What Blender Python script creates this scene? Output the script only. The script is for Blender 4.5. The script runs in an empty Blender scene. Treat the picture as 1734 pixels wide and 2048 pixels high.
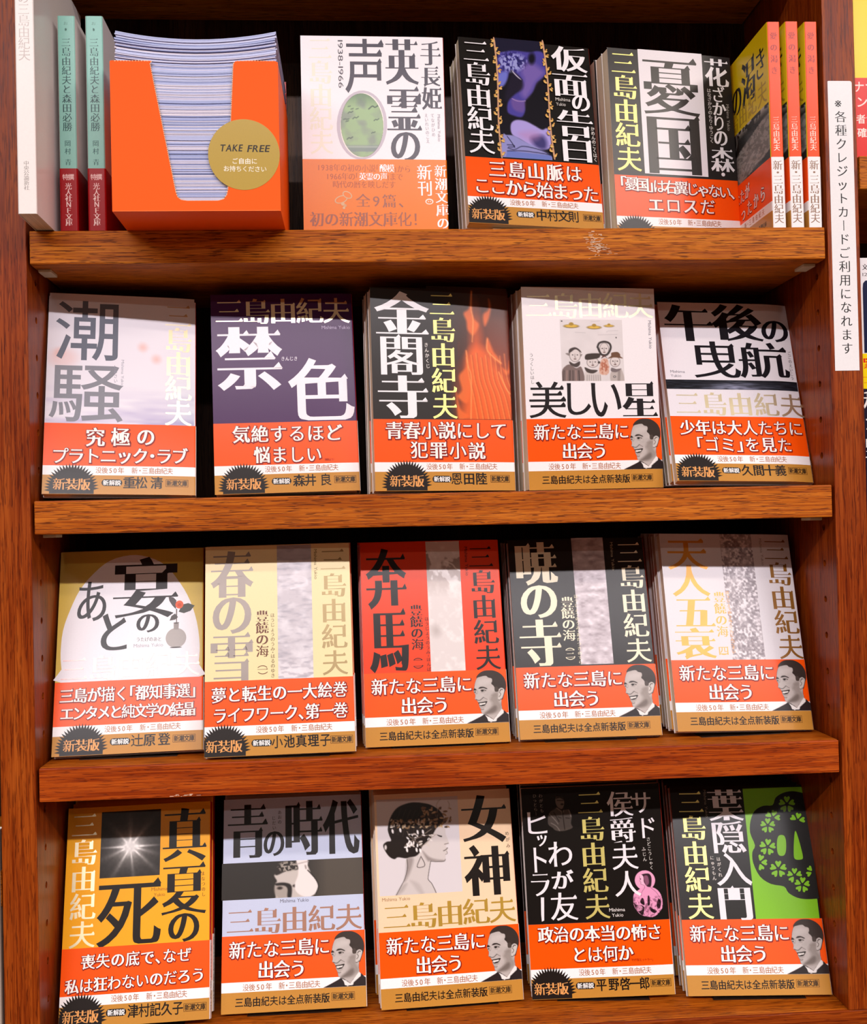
import bpy, bmesh, math, random
import numpy as np
from mathutils import Vector, Matrix, geometry

# ---------------------------------------------------------------- camera, world, lights, exposure
sc = bpy.context.scene
MM = 0.001
cam_d = bpy.data.cameras.new('camera'); cam = bpy.data.objects.new('camera', cam_d); sc.collection.objects.link(cam)
cam_d.sensor_fit = 'HORIZONTAL'; cam_d.sensor_width = 36.0; cam_d.lens = 47.0972
cam_d.clip_start = 0.01; cam_d.clip_end = 50
cam.matrix_world = Matrix([[0.9975623, 0.0216336, -0.0663429, -0.059112], [-0.0660297, -0.0148872, -0.9977066, -0.7928842], [-0.0225716, 0.9996551, -0.0134224, -0.3318867], [0.0, 0.0, 0.0, 1.0]])
sc.camera = cam
world = bpy.data.worlds.new('world'); sc.world = world; world.use_nodes = True
world.node_tree.nodes['Background'].inputs[0].default_value = (1.0, .93, .84, 1)
world.node_tree.nodes['Background'].inputs[1].default_value = 0.05
sc.view_settings.view_transform = 'Standard'; sc.view_settings.look = 'None'
sc.view_settings.exposure = 0.0; sc.view_settings.gamma = 1.0; sc.view_settings.use_curve_mapping = False
CEIL = 1.16; FLOOR = -1.78
LAMPS = [  # x, y, length, width, watts : fluorescent ceiling fixtures running parallel to the bookcase, then two added fill lights
    (0.2, -2.45, 4.4, 0.10, 188.0),
    (0.2, -4.4, 4.4, 0.14, 26.0),
    (2.2, -1.9, 1.2, 0.14, 44.0), (-2.4, -1.9, 1.2, 0.14, 30.0)]  # short pair added to brighten the side faces of the books
for i, (lx, ly, ll, lw, p) in enumerate(LAMPS):
    ld = bpy.data.lights.new('ceiling_tube', 'AREA'); ld.shape = 'RECTANGLE'; ld.size = ll; ld.size_y = lw
    ld.energy = p; ld.color = (1.0, .935, .975) if i == 0 else (1.0, .86, .72)
    lo = bpy.data.objects.new('ceiling_tube', ld); lo.location = (lx, ly, CEIL-0.078); sc.collection.objects.link(lo)

# ---------------------------------------------------------------- helpers
def link(o, parent=None):
    sc.collection.objects.link(o)
    if parent is not None: o.parent = parent
    return o
def tag(o, label=None, cat=None, group=None, kind=None):
    if label: o['label'] = label
    if cat: o['category'] = cat
    if group: o['group'] = group
    if kind: o['kind'] = kind
    return o
def empty(name, mat=None, loc=None):
    o = bpy.data.objects.new(name, None); o.empty_display_size = .02; link(o)
    if mat is not None: o.matrix_world = mat
    if loc is not None: o.location = loc
    return o
def lin(h):
    if isinstance(h, tuple): return h
    r = [int(h[i:i+2], 16)/255 for i in (0, 2, 4)]
    return tuple((c/12.92 if c <= .04045 else ((c+.055)/1.055)**2.4) for c in r)
_MC = {}
def mat_plain(name, col, rough=.4, metal=0.0, spec=.5, coat=0.0):
    k = (name, col, rough, metal)
    if k in _MC: return _MC[k]
    m = bpy.data.materials.new(name); m.use_nodes = True
    b = m.node_tree.nodes['Principled BSDF']
    b.inputs['Base Color'].default_value = (*lin(col), 1); b.inputs['Roughness'].default_value = rough
    b.inputs['Metallic'].default_value = metal; b.inputs['Specular IOR Level'].default_value = spec
    b.inputs['Coat Weight'].default_value = coat
    _MC[k] = m; return m
PAPER_ROUGH = .25
FOILS = {'FOIL': ('f2e2b8', .28, .8), 'FOILY': ('efdf80', .42, .6), 'FOILS': ('93867d', .34, .12), 'FOILB': ('9a8048', .32, .18), 'FOILO': ('eaa02c', .34, .12),
         'FOILD': ('96641f', .32, .2), 'FOILC': ('a06e55', .34, .2), 'FOILG': ('c69c34', .34, .5), 'FOILW': ('dcb0aa', .34, .35)}   # colour, roughness, metallic
def ink(col):
    """printed paper: a speck of mottling in tone and gloss; foils are metallic"""
    k = ('ink', col)
    if k in _MC: return _MC[k]
    foil = FOILS.get(col)
    base, rough, metal = foil if foil else (col, PAPER_ROUGH, 0.0)
    m = bpy.data.materials.new('foil' if foil else 'printed_paper'); m.use_nodes = True
    nt = m.node_tree; b = nt.nodes['Principled BSDF']
    no = nt.nodes.new('ShaderNodeTexNoise'); no.inputs['Scale'].default_value = 60 if foil else 900
    tc = nt.nodes.new('ShaderNodeTexCoord'); nt.links.new(tc.outputs['Object'], no.inputs['Vector'])
    hs = nt.nodes.new('ShaderNodeMix'); hs.data_type = 'RGBA'
    c = lin(base); a = .72 if foil else .96
    hs.inputs[6].default_value = (c[0]*a, c[1]*a, c[2]*a, 1); hs.inputs[7].default_value = (min(1, c[0]*1.04), min(1, c[1]*1.04), min(1, c[2]*1.04), 1)
    nt.links.new(no.outputs['Fac'], hs.inputs[0]); nt.links.new(hs.outputs[2], b.inputs['Base Color'])
    b.inputs['Roughness'].default_value = rough; b.inputs['Metallic'].default_value = metal
    if not foil: b.inputs['Specular IOR Level'].default_value = .2
    _MC[k] = m; return m
def mat_picture(name='printed_picture', rough=PAPER_ROUGH):
    k = ('pic', name)
    if k in _MC: return _MC[k]
    m = bpy.data.materials.new(name); m.use_nodes = True; nt = m.node_tree; b = nt.nodes['Principled BSDF']
    a = nt.nodes.new('ShaderNodeAttribute'); a.attribute_name = 'print_colour'
    nt.links.new(a.outputs['Color'], b.inputs['Base Color']); nt.links.new(a.outputs['Alpha'], b.inputs['Alpha'])
    b.inputs['Roughness'].default_value = rough; b.inputs['Specular IOR Level'].default_value = .2
    _MC[k] = m; return m
def wood(name, axis, dark, mid, light, rough=.36, pores=1.0, gloss_var=.1, seed=0.0, bump=.25, spec=.17):
    """stained oak veneer, grain running along the given axis ('x' or 'z')"""
    m = bpy.data.materials.new(name); m.use_nodes = True; nt = m.node_tree; N = nt.nodes.new; L = nt.links.new
    b = nt.nodes['Principled BSDF']; tc = N('ShaderNodeTexCoord')
    def noise(sx, sy, sz, det=3, dist=0.0, off=0.0):
        mp = N('ShaderNodeMapping'); mp.inputs['Scale'].default_value = (sx, sy, sz); mp.inputs['Location'].default_value = (seed+off, seed*.7+off, off)
        n = N('ShaderNodeTexNoise'); n.inputs['Scale'].default_value = 1; n.inputs['Detail'].default_value = det; n.inputs['Distortion'].default_value = dist
        L(tc.outputs['Object'], mp.inputs['Vector']); L(mp.outputs[0], n.inputs['Vector']); return n.outputs['Fac']
    lo, hi = (22, 420) if axis == 'x' else (420, 22)
    sx = (lambda a, c: (a, c, c)) if axis == 'x' else (lambda a, c: (c, c, a))
    n1 = noise(*sx(5, 90), det=5, dist=.3)          # broad figure
    n2 = noise(*sx(22, 1000), det=3, dist=.25, off=3)   # fine grain
    n3 = noise(*sx(70, 1250), det=2, dist=.5, off=7)  # short dark pores
    r = N('ShaderNodeValToRGB'); L(n1, r.inputs[0])
    r.color_ramp.elements[0].position = .3; r.color_ramp.elements[0].color = (*lin(dark), 1)
    r.color_ramp.elements[1].position = .72; r.color_ramp.elements[1].color = (*lin(light), 1)
    e = r.color_ramp.elements.new(.5); e.color = (*lin(mid), 1)
    def mul(fac_out, base, lo_p, hi_p, col):
        rr = N('ShaderNodeValToRGB'); L(fac_out, rr.inputs[0]); rr.color_ramp.elements[0].position = lo_p; rr.color_ramp.elements[1].position = hi_p
        rr.color_ramp.elements[0].color = (*col, 1); rr.color_ramp.elements[1].color = (1, 1, 1, 1)
        mx = N('ShaderNodeMix'); mx.data_type = 'RGBA'; mx.blend_type = 'MULTIPLY'; mx.inputs[0].default_value = 1
        L(base, mx.inputs[6]); L(rr.outputs[0], mx.inputs[7]); return mx.outputs[2], rr.outputs[0]
    c, _ = mul(n2, r.outputs[0], .38, .6, (.60, .44, .34))
    p = 1-.6*pores
    c, f3 = mul(n3, c, .38, .45, (p, p*.85, p*.8))
    L(c, b.inputs['Base Color'])
    mr = N('ShaderNodeMapRange'); mr.inputs[3].default_value = rough-gloss_var; mr.inputs[4].default_value = rough+gloss_var; L(n2, mr.inputs[0]); L(mr.outputs[0], b.inputs['Roughness'])
    b.inputs['Specular IOR Level'].default_value = spec
    bp = N('ShaderNodeBump'); bp.inputs['Strength'].default_value = bump; bp.inputs['Distance'].default_value = .0004
    L(f3, bp.inputs['Height']); L(bp.outputs[0], b.inputs['Normal'])
    return m
def add_box(bm, x0, y0, z0, x1, y1, z1, bev=0.0):
    r = bmesh.ops.create_cube(bm, size=1)
    for v in r['verts']:
        v.co = Vector(((x0+x1)/2+v.co.x*(x1-x0), (y0+y1)/2+v.co.y*(y1-y0), (z0+z1)/2+v.co.z*(z1-z0)))*MM
    if bev:
        es = list({e for v in r['verts'] for e in v.link_edges})
        bmesh.ops.bevel(bm, geom=es, offset=bev*MM, segments=2, profile=.6, affect='EDGES')
def obj_bm(name, bm, mats, parent=None, smooth=False):
    me = bpy.data.meshes.new(name); bm.normal_update(); bm.to_mesh(me); bm.free()
    for m in (mats if isinstance(mats, (list, tuple)) else [mats]): me.materials.append(m)
    if smooth:
        for p in me.polygons: p.use_smooth = True
    return link(bpy.data.objects.new(name, me), parent)
def box_obj(name, b, m, parent=None, bev=0.0):
    bm = bmesh.new(); add_box(bm, *b, bev=bev); return obj_bm(name, bm, m, parent)
def obj_raw(name, V, F, mats, mi=None, parent=None, smooth=False):
    me = bpy.data.meshes.new(name); me.from_pydata([tuple(v) for v in V], [], [tuple(int(i) for i in f) for f in F])
    for m in mats: me.materials.append(m)
    if mi is not None: me.polygons.foreach_set('material_index', np.asarray(mi, dtype=np.int32))
    if smooth: me.polygons.foreach_set('use_smooth', np.ones(len(F), dtype=bool))
    me.update()
    return link(bpy.data.objects.new(name, me), parent)

# ---------------------------------------------------------------- room
RX0, RX1, RY0, RY1 = -3.2, 3.2, -5.2, 0.30
def room_box(name, b, col, rough=.8):
    m = mat_plain(name+'_paint', col, rough)
    nt = m.node_tree; no = nt.nodes.new('ShaderNodeTexNoise'); no.inputs['Scale'].default_value = 6
    mr = nt.nodes.new('ShaderNodeMapRange'); mr.inputs[3].default_value = rough-.05; mr.inputs[4].default_value = min(1, rough+.05)
    nt.links.new(no.outputs['Fac'], mr.inputs[0]); nt.links.new(mr.outputs[0], nt.nodes['Principled BSDF'].inputs['Roughness'])
    o = box_obj(name, [v*1000 for v in b], m); tag(o, kind='structure'); return o
room_box('floor', (RX0, RY0, FLOOR-.05, RX1, RY1, FLOOR), '5e4a3a', .5)
room_box('ceiling', (RX0, RY0, CEIL, RX1, RY1, CEIL+.05), '8f8980')
room_box('wall_back', (RX0, RY1, FLOOR, RX1, RY1+.05, CEIL), '6b5c4c')
room_box('wall_front', (RX0, RY0-.05, FLOOR, RX1, RY0, CEIL), '4a3222')
room_box('wall_left', (RX0-.05, RY0, FLOOR, RX0, RY1, CEIL), '5a4030')
room_box('wall_right', (RX1, RY0, FLOOR, RX1+.05, RY1, CEIL), '5a4030')
for i, (lx, ly, ll, lw, p) in enumerate(LAMPS):
    t = empty('ceiling_light', loc=(lx, ly, CEIL)); tag(t, ['long fluorescent ceiling fixture nearer to the bookcase', 'long fluorescent ceiling fixture farther from the bookcase', 'short ceiling fixture to the right of the bookcase', 'short ceiling fixture to the left of the bookcase'][i], 'light', 'ceiling fixtures')
    h = box_obj('housing', (-ll*500-20, -lw*500-30, -70, ll*500+20, lw*500+30, 0), mat_plain('white_steel', 'e8e6e0', .4), t, bev=4)
    m = mat_plain('tube_glow', 'ffffff', .5); b = m.node_tree.nodes['Principled BSDF']; b.inputs['Emission Color'].default_value = (1, .955, .9, 1); b.inputs['Emission Strength'].default_value = 4
    d = box_obj('diffuser', (-ll*500, -lw*500, -76, ll*500, lw*500, -70), m, t)

# ---------------------------------------------------------------- bookcase
HALF = 282.4; OUT = 306.0; DEPTH = 160.0
Z0, Z1, Z2, Z3, Z4, TH_ = 119.0, -122.17, -307.87, -490.63, -682.94, 23.03
W_SHELF = wood('shelf_oak', 'x', 'b4600c', 'c87214', 'd98626', rough=.46, pores=1.05, seed=1.3, spec=.13)
W_SHELF2 = wood('shelf_oak_second', 'x', 'a9540c', 'bd6412', 'd07824', rough=.46, pores=1.0, seed=21.7, spec=.13)  # in-between tone: part of the light falloff down the case put into the colour
W_SHELF3 = wood('shelf_oak_reddish', 'x', '983a0a', 'ab480d', 'bf5a16', rough=.44, pores=.8, seed=33.9, spec=.14)  # darker and redder: weaker light on the lower shelf put into the colour
W_POST = wood('post_oak', 'z', '823209', '96410c', 'aa5214', rough=.36, pores=.8, seed=5.1, bump=.15)
W_BACK = wood('back_veneer', 'z', '2a160c', '3a2213', '50341c', rough=.45, pores=.9, seed=9.4)
W_BASE = wood('base_oak', 'x', '823209', '96410c', 'aa5214', rough=.34, pores=.7, seed=12.0)
case = empty('bookcase', loc=(0, 0, Z4*MM)); tag(case, 'reddish brown oak bookcase with a side post at either edge and peg holes', 'bookcase')
def to_case(o):
    o.parent = case; o.matrix_parent_inverse = Matrix.Translation((0, 0, -Z4*MM)); return o
HOLES = [-180-26.4*k for k in range(-11, 19)]
for s in (-1, 1):
    o = to_case(box_obj('side_panel', (min(s*HALF, s*OUT), 0, Z4, max(s*HALF, s*OUT), DEPTH+6, 320), W_POST, bev=.7))
    bm = bmesh.new()
    for z in HOLES:
        r = bmesh.ops.create_cone(bm, cap_ends=True, segments=14, radius1=2.5*MM, radius2=2.5*MM, depth=18*MM)
        for v in r['verts']: v.co = Vector((s*HALF*MM+v.co.z, 21*MM+v.co.x, z*MM+v.co.y))
    cut = obj_bm('cut', bm, W_POST); md = o.modifiers.new('holes', 'BOOLEAN'); md.object = cut; md.operation = 'DIFFERENCE'; md.solver = 'EXACT'
    dg = bpy.context.evaluated_depsgraph_get(); me = bpy.data.meshes.new_from_object(o.evaluated_get(dg)); o.modifiers.clear(); o.data = me
    bpy.data.objects.remove(cut)
to_case(box_obj('back_panel', (-OUT, DEPTH, Z4, OUT, DEPTH+6, 320), W_BACK))
to_case(box_obj('top_board', (-HALF, 0, 297, HALF, DEPTH, 320), W_SHELF, bev=.8))
to_case(box_obj('base_board', (-HALF-600, 2.5, Z4-95, HALF+600, DEPTH+6, Z4-.05), W_SHELF2, bev=.4))
to_case(box_obj('base_edge_band', (-HALF-600, 0, Z4-95, HALF+600, 2.48, Z4-.05), W_BASE, bev=1.0))
to_case(box_obj('plinth', (-HALF-600, 12, FLOOR*1000, HALF+600, DEPTH+6, Z4-95), W_BASE))
sup = mat_plain('shelf_peg_plastic', 'cfc5a4', .35)
for z in (Z0, Z1, Z2, Z3):
    for s in (-1, 1):
        bm = bmesh.new(); x0, x1 = sorted((s*(HALF-3.6), s*(HALF-12.5)))
        add_box(bm, x0, 14.5, z-TH_-2.2, x1, 32, z-TH_-.05, bev=.5)
        to_case(obj_bm('shelf_support', bm, sup))
LAB = {Z0: 'oak shelf board above the top row of books, mostly out of view', Z1: 'oak shelf board with a scraped patch on its front edge, under the orange leaflet box',
       Z2: 'second visible oak shelf board, below the purple and flame covered books', Z3: 'third visible oak shelf board, below the bright red and cream covered books'}
for z in (Z0, Z1, Z2, Z3):
    r = empty('shelf_board', loc=(0, 0, z*MM)); tag(r, LAB[z], 'shelf', 'adjustable shelves of the bookcase')
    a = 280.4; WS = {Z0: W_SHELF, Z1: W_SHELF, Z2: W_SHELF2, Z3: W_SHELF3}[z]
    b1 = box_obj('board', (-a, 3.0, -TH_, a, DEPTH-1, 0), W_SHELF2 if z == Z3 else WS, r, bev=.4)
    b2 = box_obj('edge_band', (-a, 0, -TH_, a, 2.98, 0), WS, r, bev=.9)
    if z in (Z1, Z3):
        rng = random.Random(5); bm = bmesh.new()
        cx, cz, n, sx, sz = (112.8, -12.0, 95, 8.5, 8.0) if z == Z1 else (-184, -22.0, 12, 16, .6)
        for k in range(n):
            x = cx+rng.gauss(0, sx*.45); zz = cz+rng.gauss(0, sz*.45)+(x-cx)*(-.35 if z == Z1 else 0); zz = max(-22.6, min(-.6, zz)); w = rng.uniform(.8, 3.2); h = rng.uniform(.12, .38)
            add_box(bm, x, -.04, zz, x+w, .02, zz+h)
        tag(obj_bm('scratch_marks', bm, mat_plain('bare_scratched_wood', 'e2c8ac', .7), r), kind='stuff', label='pale scratches on the front edge')
# ---------------------------------------------------------------- glyph engine
_GC = {}
def glyph_base(ch):
    """triangulated outline of one character in em units, with per-vertex outward miter"""
    if ch in _GC: return _GC[ch]
    cu = bpy.data.curves.new('g', 'FONT'); cu.body = ch; cu.size = 1.0; cu.resolution_u = 5
    ob = bpy.data.objects.new('g', cu)
    me = ob.to_mesh()
    n = len(me.vertices)
    co = np.empty(n*3); me.vertices.foreach_get('co', co); co = co.reshape(-1, 3)[:, :2].copy()
    me.calc_loop_triangles()
    tr = np.empty(len(me.loop_triangles)*3, int); me.loop_triangles.foreach_get('vertices', tr); tr = tr.reshape(-1, 3)
    ob.to_mesh_clear(); bpy.data.objects.remove(ob); bpy.data.curves.remove(cu)
    # weld
    key = {}; idx = np.empty(n, int); uco = []
    for i, p in enumerate(co):
        k = (round(p[0], 5), round(p[1], 5))
        if k not in key: key[k] = len(uco); uco.append(p)
        idx[i] = key[k]
    co = np.array(uco) if uco else np.zeros((0, 2)); tris = []
    tl = [tuple(t) for t in idx[tr]] if len(tr) else []
    tl = [t for t in tl if len(set(t)) == 3]
    area = lambda t: (co[t[1]][0]-co[t[0]][0])*(co[t[2]][1]-co[t[0]][1])-(co[t[1]][1]-co[t[0]][1])*(co[t[2]][0]-co[t[0]][0])
    flip = sum(area(t) for t in tl) < 0          # keep collinear slivers: they hold the outline together
    tris = [(t[0], t[2], t[1]) if flip else t for t in tl]
    es = {}
    for t in tris:
        for k in range(3): es[(t[k], t[(k+1) % 3])] = 1
    nxt = {}; prv = {}
    for (a, b) in es:
        if (b, a) not in es: nxt[a] = b; prv[b] = a
    m = np.zeros((len(co), 4))
    def nrm(a, b):
        d = co[b]-co[a]; L = math.hypot(*d) or 1
        return np.array([d[1]/L, -d[0]/L])
    for v in nxt:
        if v not in prv: continue
        n1, n2 = nrm(prv[v], v), nrm(v, nxt[v])
        m[v] = (*n1, *n2)
    # uroko: triangles on the right end of horizontal strokes, and on top-right box corners
    uro = []
    if ord(ch) >= 0x3400 or ch in 'エ':
        for a, b in nxt.items():
            d = co[b]-co[a]; L = abs(d[1])
            if abs(d[0]) < 0.006 and d[1] > 0.03 and d[1] < 0.12:      # upward edge = right side
                p, q = prv.get(a), nxt.get(b)
                if p is None or q is None: continue
                d1, d2 = co[a]-co[p], co[q]-co[b]
                if abs(d1[1]) < 0.012 and abs(d2[1]) < 0.012 and d1[0] > 0.1 and d2[0] < -0.1:
                    L2 = min(d1[0], -d2[0]); s = min(1.0, 0.45+L2*0.9)
                    uro.append((co[b][0], co[b][1], s))
            if abs(d[0]) < 0.006 and d[1] > 0.2:
                q = nxt.get(b)
                if q is None: continue
                d2 = co[q]-co[b]
                if abs(d2[1]) < 0.012 and d2[0] < -0.15: uro.append((co[b][0]+0.01, co[b][1], 0.62))
    hs = [co[b][1]-co[a][1] for a, b in nxt.items() if abs(co[b][0]-co[a][0]) < .006 and .015 < co[b][1]-co[a][1] < .12]
    th = sorted(hs)[len(hs)//3] if hs else .075
    r = (co, np.array(tris, int).reshape(-1, 3), m, uro, th)
    _GC[ch] = r
    return r
def glyph(ch, st):
    """st = (x weight, y thinning, dilation, uroko size)"""
    k = (ch, st)
    if k in _GC: return _GC[k]
    co, tr, m, uro, th = glyph_base(ch)
    a, b, dl, us = st
    b = min(b, th*.29); a = a*min(1, th/.062)
    n1, n2 = m[:, :2], m[:, 2:]
    def dist(n): return np.where((n**2).sum(1) > .5, a*np.abs(n[:, 0])**1.4-b*np.clip((np.abs(n[:, 1])-.9)/.1, 0, 1)+dl, 0)
    d1, d2 = dist(n1), dist(n2)
    det = n1[:, 0]*n2[:, 1]-n1[:, 1]*n2[:, 0]; ok = np.abs(det) > .30; dd = np.where(ok, det, 1)
    mx = np.stack([(d1*n2[:, 1]-d2*n1[:, 1])/dd, (d2*n1[:, 0]-d1*n2[:, 0])/dd], 1)
    av = n1+n2; av = av/np.maximum(np.hypot(av[:, 0], av[:, 1]), .3)[:, None]*((d1+d2)/2)[:, None]
    v = np.where(ok[:, None], mx, av); L = np.hypot(v[:, 0], v[:, 1]); lim = 2.2*max(abs(a)+dl, abs(b)+dl, 1e-4)
    v = v*np.minimum(1, lim/np.maximum(L, 1e-9))[:, None]
    p = co + v
    if len(tr):
        A2 = (p[tr[:, 1], 0]-p[tr[:, 0], 0])*(p[tr[:, 2], 1]-p[tr[:, 0], 1])-(p[tr[:, 1], 1]-p[tr[:, 0], 1])*(p[tr[:, 2], 0]-p[tr[:, 0], 0])
        tr = tr[A2 > 1e-7]
    if us and uro:
        P, T = [p], [tr]; n = len(p)
        for x, y, s in uro:
            s *= us; y2 = y-b+dl; x2 = x+a+dl
            P.append(np.array([[x2-0.15*s-dl, y2-0.012], [x2+0.012*s, y2-0.012], [x2-0.012*s+dl*.5, y2+0.02*s], [x2-0.05*s, y2+0.085*s+dl]]))
            T.append(np.array([[n, n+1, n+2], [n, n+2, n+3]])); n += 4
        p = np.concatenate(P); tr = np.concatenate(T)
    _GC[k] = (p, tr)
    return _GC[k]
ST = {'m': (.014, .022, 0, 1.0), 'h': (.030, .021, 0, 1.0), 'l': (.0, .018, 0, .7), 'g': (.012, -.004, 0, 0),
      'b': (.026, -.014, 0, 0), 'n': (0, 0, 0, 0), 's': (.012, .014, 0, 0)}
# ---------------------------------------------------------------- printed pictures: soft-edged drawings kept as vertex colours
def srgb(h): return np.array([int(h[i:i+2], 16)/255 for i in (0, 2, 4)])
def to_lin(a): return np.where(a <= .04045, a/12.92, ((a+.055)/1.055)**2.4)
def spline(pts, closed=True, n=5):
    P = np.array(pts, float); m = len(P); out = []
    for i in range(m if closed else m-1):
        if closed: p0, p1, p2, p3 = P[i-1], P[i], P[(i+1) % m], P[(i+2) % m]
        else: p0, p1, p2, p3 = P[max(i-1, 0)], P[i], P[i+1], P[min(i+2, m-1)]
        for k in range(n):
            t = k/n
            out.append(.5*((2*p1)+(-p0+p2)*t+(2*p0-5*p1+4*p2-p3)*t*t+(-p0+3*p1-3*p2+p3)*t**3))
    if not closed: out.append(P[-1])
    return np.array(out)
class Pic:
    def __init__(s, w, h, quad, bg, alpha=1.0):
        s.w, s.h = w, h
        S, Tt = np.meshgrid(np.linspace(0, 1, w), np.linspace(0, 1, h)); s.S, s.T = S, Tt
        q = np.array(quad, float)
        a = q[0]+(q[1]-q[0])*S[..., None]; b = q[3]+(q[2]-q[3])*S[..., None]
        X = a+(b-a)*Tt[..., None]; s.X, s.Y = X[..., 0], X[..., 1]
        s.C = np.ones((h, w, 3))*srgb(bg); s.A = np.ones((h, w))*alpha
    def mix(s, m, col, setA=False):
        c = srgb(col) if isinstance(col, str) else col
        s.C += (c-s.C)*m[..., None]
        if setA: s.A = np.maximum(s.A, m)
    def sd(s, P, closed=True):
        d2 = np.full(s.X.shape, 1e18); ins = np.zeros(s.X.shape, bool); m = len(P)
        for i in range(m if closed else m-1):
            a, b = P[i], P[(i+1) % m]; dx, dy = b-a; L = dx*dx+dy*dy+1e-9
            t = np.clip(((s.X-a[0])*dx+(s.Y-a[1])*dy)/L, 0, 1)
            d2 = np.minimum(d2, (s.X-a[0]-t*dx)**2+(s.Y-a[1]-t*dy)**2)
            if closed and a[1] != b[1]:
                c = ((a[1] > s.Y) != (b[1] > s.Y)) & (s.X < (b[0]-a[0])*(s.Y-a[1])/(b[1]-a[1])+a[0]); ins ^= c
        d = np.sqrt(d2)
        return np.where(ins, -d, d) if closed else d
    def poly(s, pts, col, blur=8, al=1.0, sp=True, setA=False):
        P = spline(pts) if sp else np.array(pts, float)
        s.mix(np.clip(.5-s.sd(P)/(2*blur), 0, 1)*al, col, setA)
    def line(s, pts, w, col, blur=5, al=1.0, sp=True, setA=False):
        P = spline(pts, False) if sp else np.array(pts, float)
        s.mix(np.clip(.5-(s.sd(P, False)-w/2)/(2*blur), 0, 1)*al, col, setA)
    def ell(s, x, y, rx, ry, col, blur=6, al=1.0, setA=False):
        r = np.hypot((s.X-x)/rx, (s.Y-y)/ry); s.mix(np.clip(.5-(r-1)*min(rx, ry)/(2*blur), 0, 1)*al, col, setA)
    def noise(s, fx, fy, seed=0, oct=3):
        rng = np.random.RandomState(seed); o = np.zeros(s.S.shape); a = 1; tot = 0
        for k in range(oct):
            gx, gy = int(fx*2**k)+2, int(fy*2**k)+2; g = rng.rand(gy+1, gx+1)
            x, y = s.S*(gx-1), s.T*(gy-1); i, j = x.astype(int), y.astype(int); u, v = x-i, y-j; u = u*u*(3-2*u); v = v*v*(3-2*v)
            o += a*((g[j, i]*(1-u)+g[j, i+1]*u)*(1-v)+(g[j+1, i]*(1-u)+g[j+1, i+1]*u)*v); tot += a; a *= .5
        return o/tot
def pic_face():
    p = Pic(96, 126, [(115, 130), (1385, 130), (1460, 1870), (190, 1870)], '3a302b', 0)
    p.poly([(490, 400), (510, 300), (600, 210), (720, 155), (860, 145), (1010, 160), (1160, 230), (1280, 340), (1350, 470), (1380, 620), (1372, 780), (1325, 930), (1290, 1050), (1235, 1120), (1000, 900), (700, 500)], '382e29', 7, setA=True)
    p.poly([(490, 400), (600, 350), (760, 325), (840, 385), (940, 420), (955, 510), (930, 590), (1000, 670), (1040, 760), (1045, 850), (1130, 850), (1160, 780), (1240, 745), (1320, 800), (1310, 900), (1265, 1060), (1238, 1130), (1235, 1300), (1245, 1450), (1090, 1640), (985, 1775), (850, 1670), (700, 1590), (620, 1530), (605, 1440), (560, 1330), (525, 1200), (475, 1120), (430, 1080), (440, 960), (420, 900), (385, 800), (410, 700), (430, 560)], 'bcb3ae', 6, setA=True)
    n = p.noise(14, 18, 3); p.C *= (1-.10*(n-.5))[..., None]
    p.poly([(1000, 900), (1140, 900), (1150, 1150), (1230, 1300), (1220, 1430), (1080, 1560), (900, 1600), (700, 1570), (860, 1440), (950, 1250), (880, 1100)], '8c827b', 55, .75)
    p.poly([(840, 1460), (1040, 1320), (1090, 1420), (1000, 1540), (720, 1590)], '6d625c', 40, .8)
    p.poly([(930, 960), (1080, 930), (1100, 1000), (990, 1010)], '8f857e', 30, .6)
    p.poly([(500, 600), (560, 480), (760, 420), (880, 520), (800, 620), (600, 640)], 'cbc3be', 50, .6)
    p.poly([(368, 765), (415, 728), (470, 765), (470, 795), (385, 795)], '2d2421', 8)
    p.poly([(535, 745), (590, 690), (690, 688), (800, 745), (785, 765), (690, 728), (595, 742)], '2d2421', 9)
    p.poly([(600, 800), (650, 775), (720, 785), (780, 820), (700, 835), (640, 850)], '4b413c', 8); p.ell(655, 812, 26, 26, '15100e', 6); p.ell(715, 815, 20, 8, 'd8d2cd', 5)
    p.line([(615, 865), (670, 885), (735, 870)], 8, '7d736c', 8, .8); p.ell(435, 850, 26, 20, '3b312d', 7); p.line([(440, 900), (485, 895)], 10, '5a4f49', 7)
    p.line([(500, 790), (515, 860), (480, 930)], 10, '8e847d', 12, .7)
    p.line([(462, 1095), (510, 1120), (570, 1130), (630, 1090), (668, 1050), (690, 1035)], 16, '2f2723', 9); p.line([(690, 1035), (745, 1075), (805, 1110)], 9, '5b504a', 9)
    p.poly([(525, 1205), (640, 1188), (795, 1165), (780, 1225), (735, 1290), (680, 1318), (585, 1318), (560, 1260)], '2a211e', 8)
    p.poly([(560, 1232), (650, 1222), (748, 1212), (730, 1258), (650, 1275), (590, 1290)], 'e2dcd6', 7)
    p.poly([(585, 1340), (690, 1330), (750, 1280), (740, 1340), (680, 1390), (600, 1390)], 'a79d97', 12, .8); p.line([(615, 1425), (660, 1440), (690, 1420)], 18, '645953', 12)
    p.poly([(1150, 830), (1185, 765), (1250, 740), (1325, 800), (1310, 920), (1270, 1040), (1210, 1110), (1135, 1130), (1145, 960)], 'c9c2bc', 9)
    p.line([(1190, 850), (1225, 795), (1270, 800)], 24, '3f3530', 8); p.line([(1165, 880), (1210, 930), (1200, 990), (1165, 1030)], 18, '5a4f49', 9); p.line([(1140, 1130), (1180, 1145), (1230, 1100)], 14, '3a302b', 8)
    p.poly([(1030, 720), (1110, 700), (1150, 800), (1130, 860), (1040, 850)], '4a3f39', 10)
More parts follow.
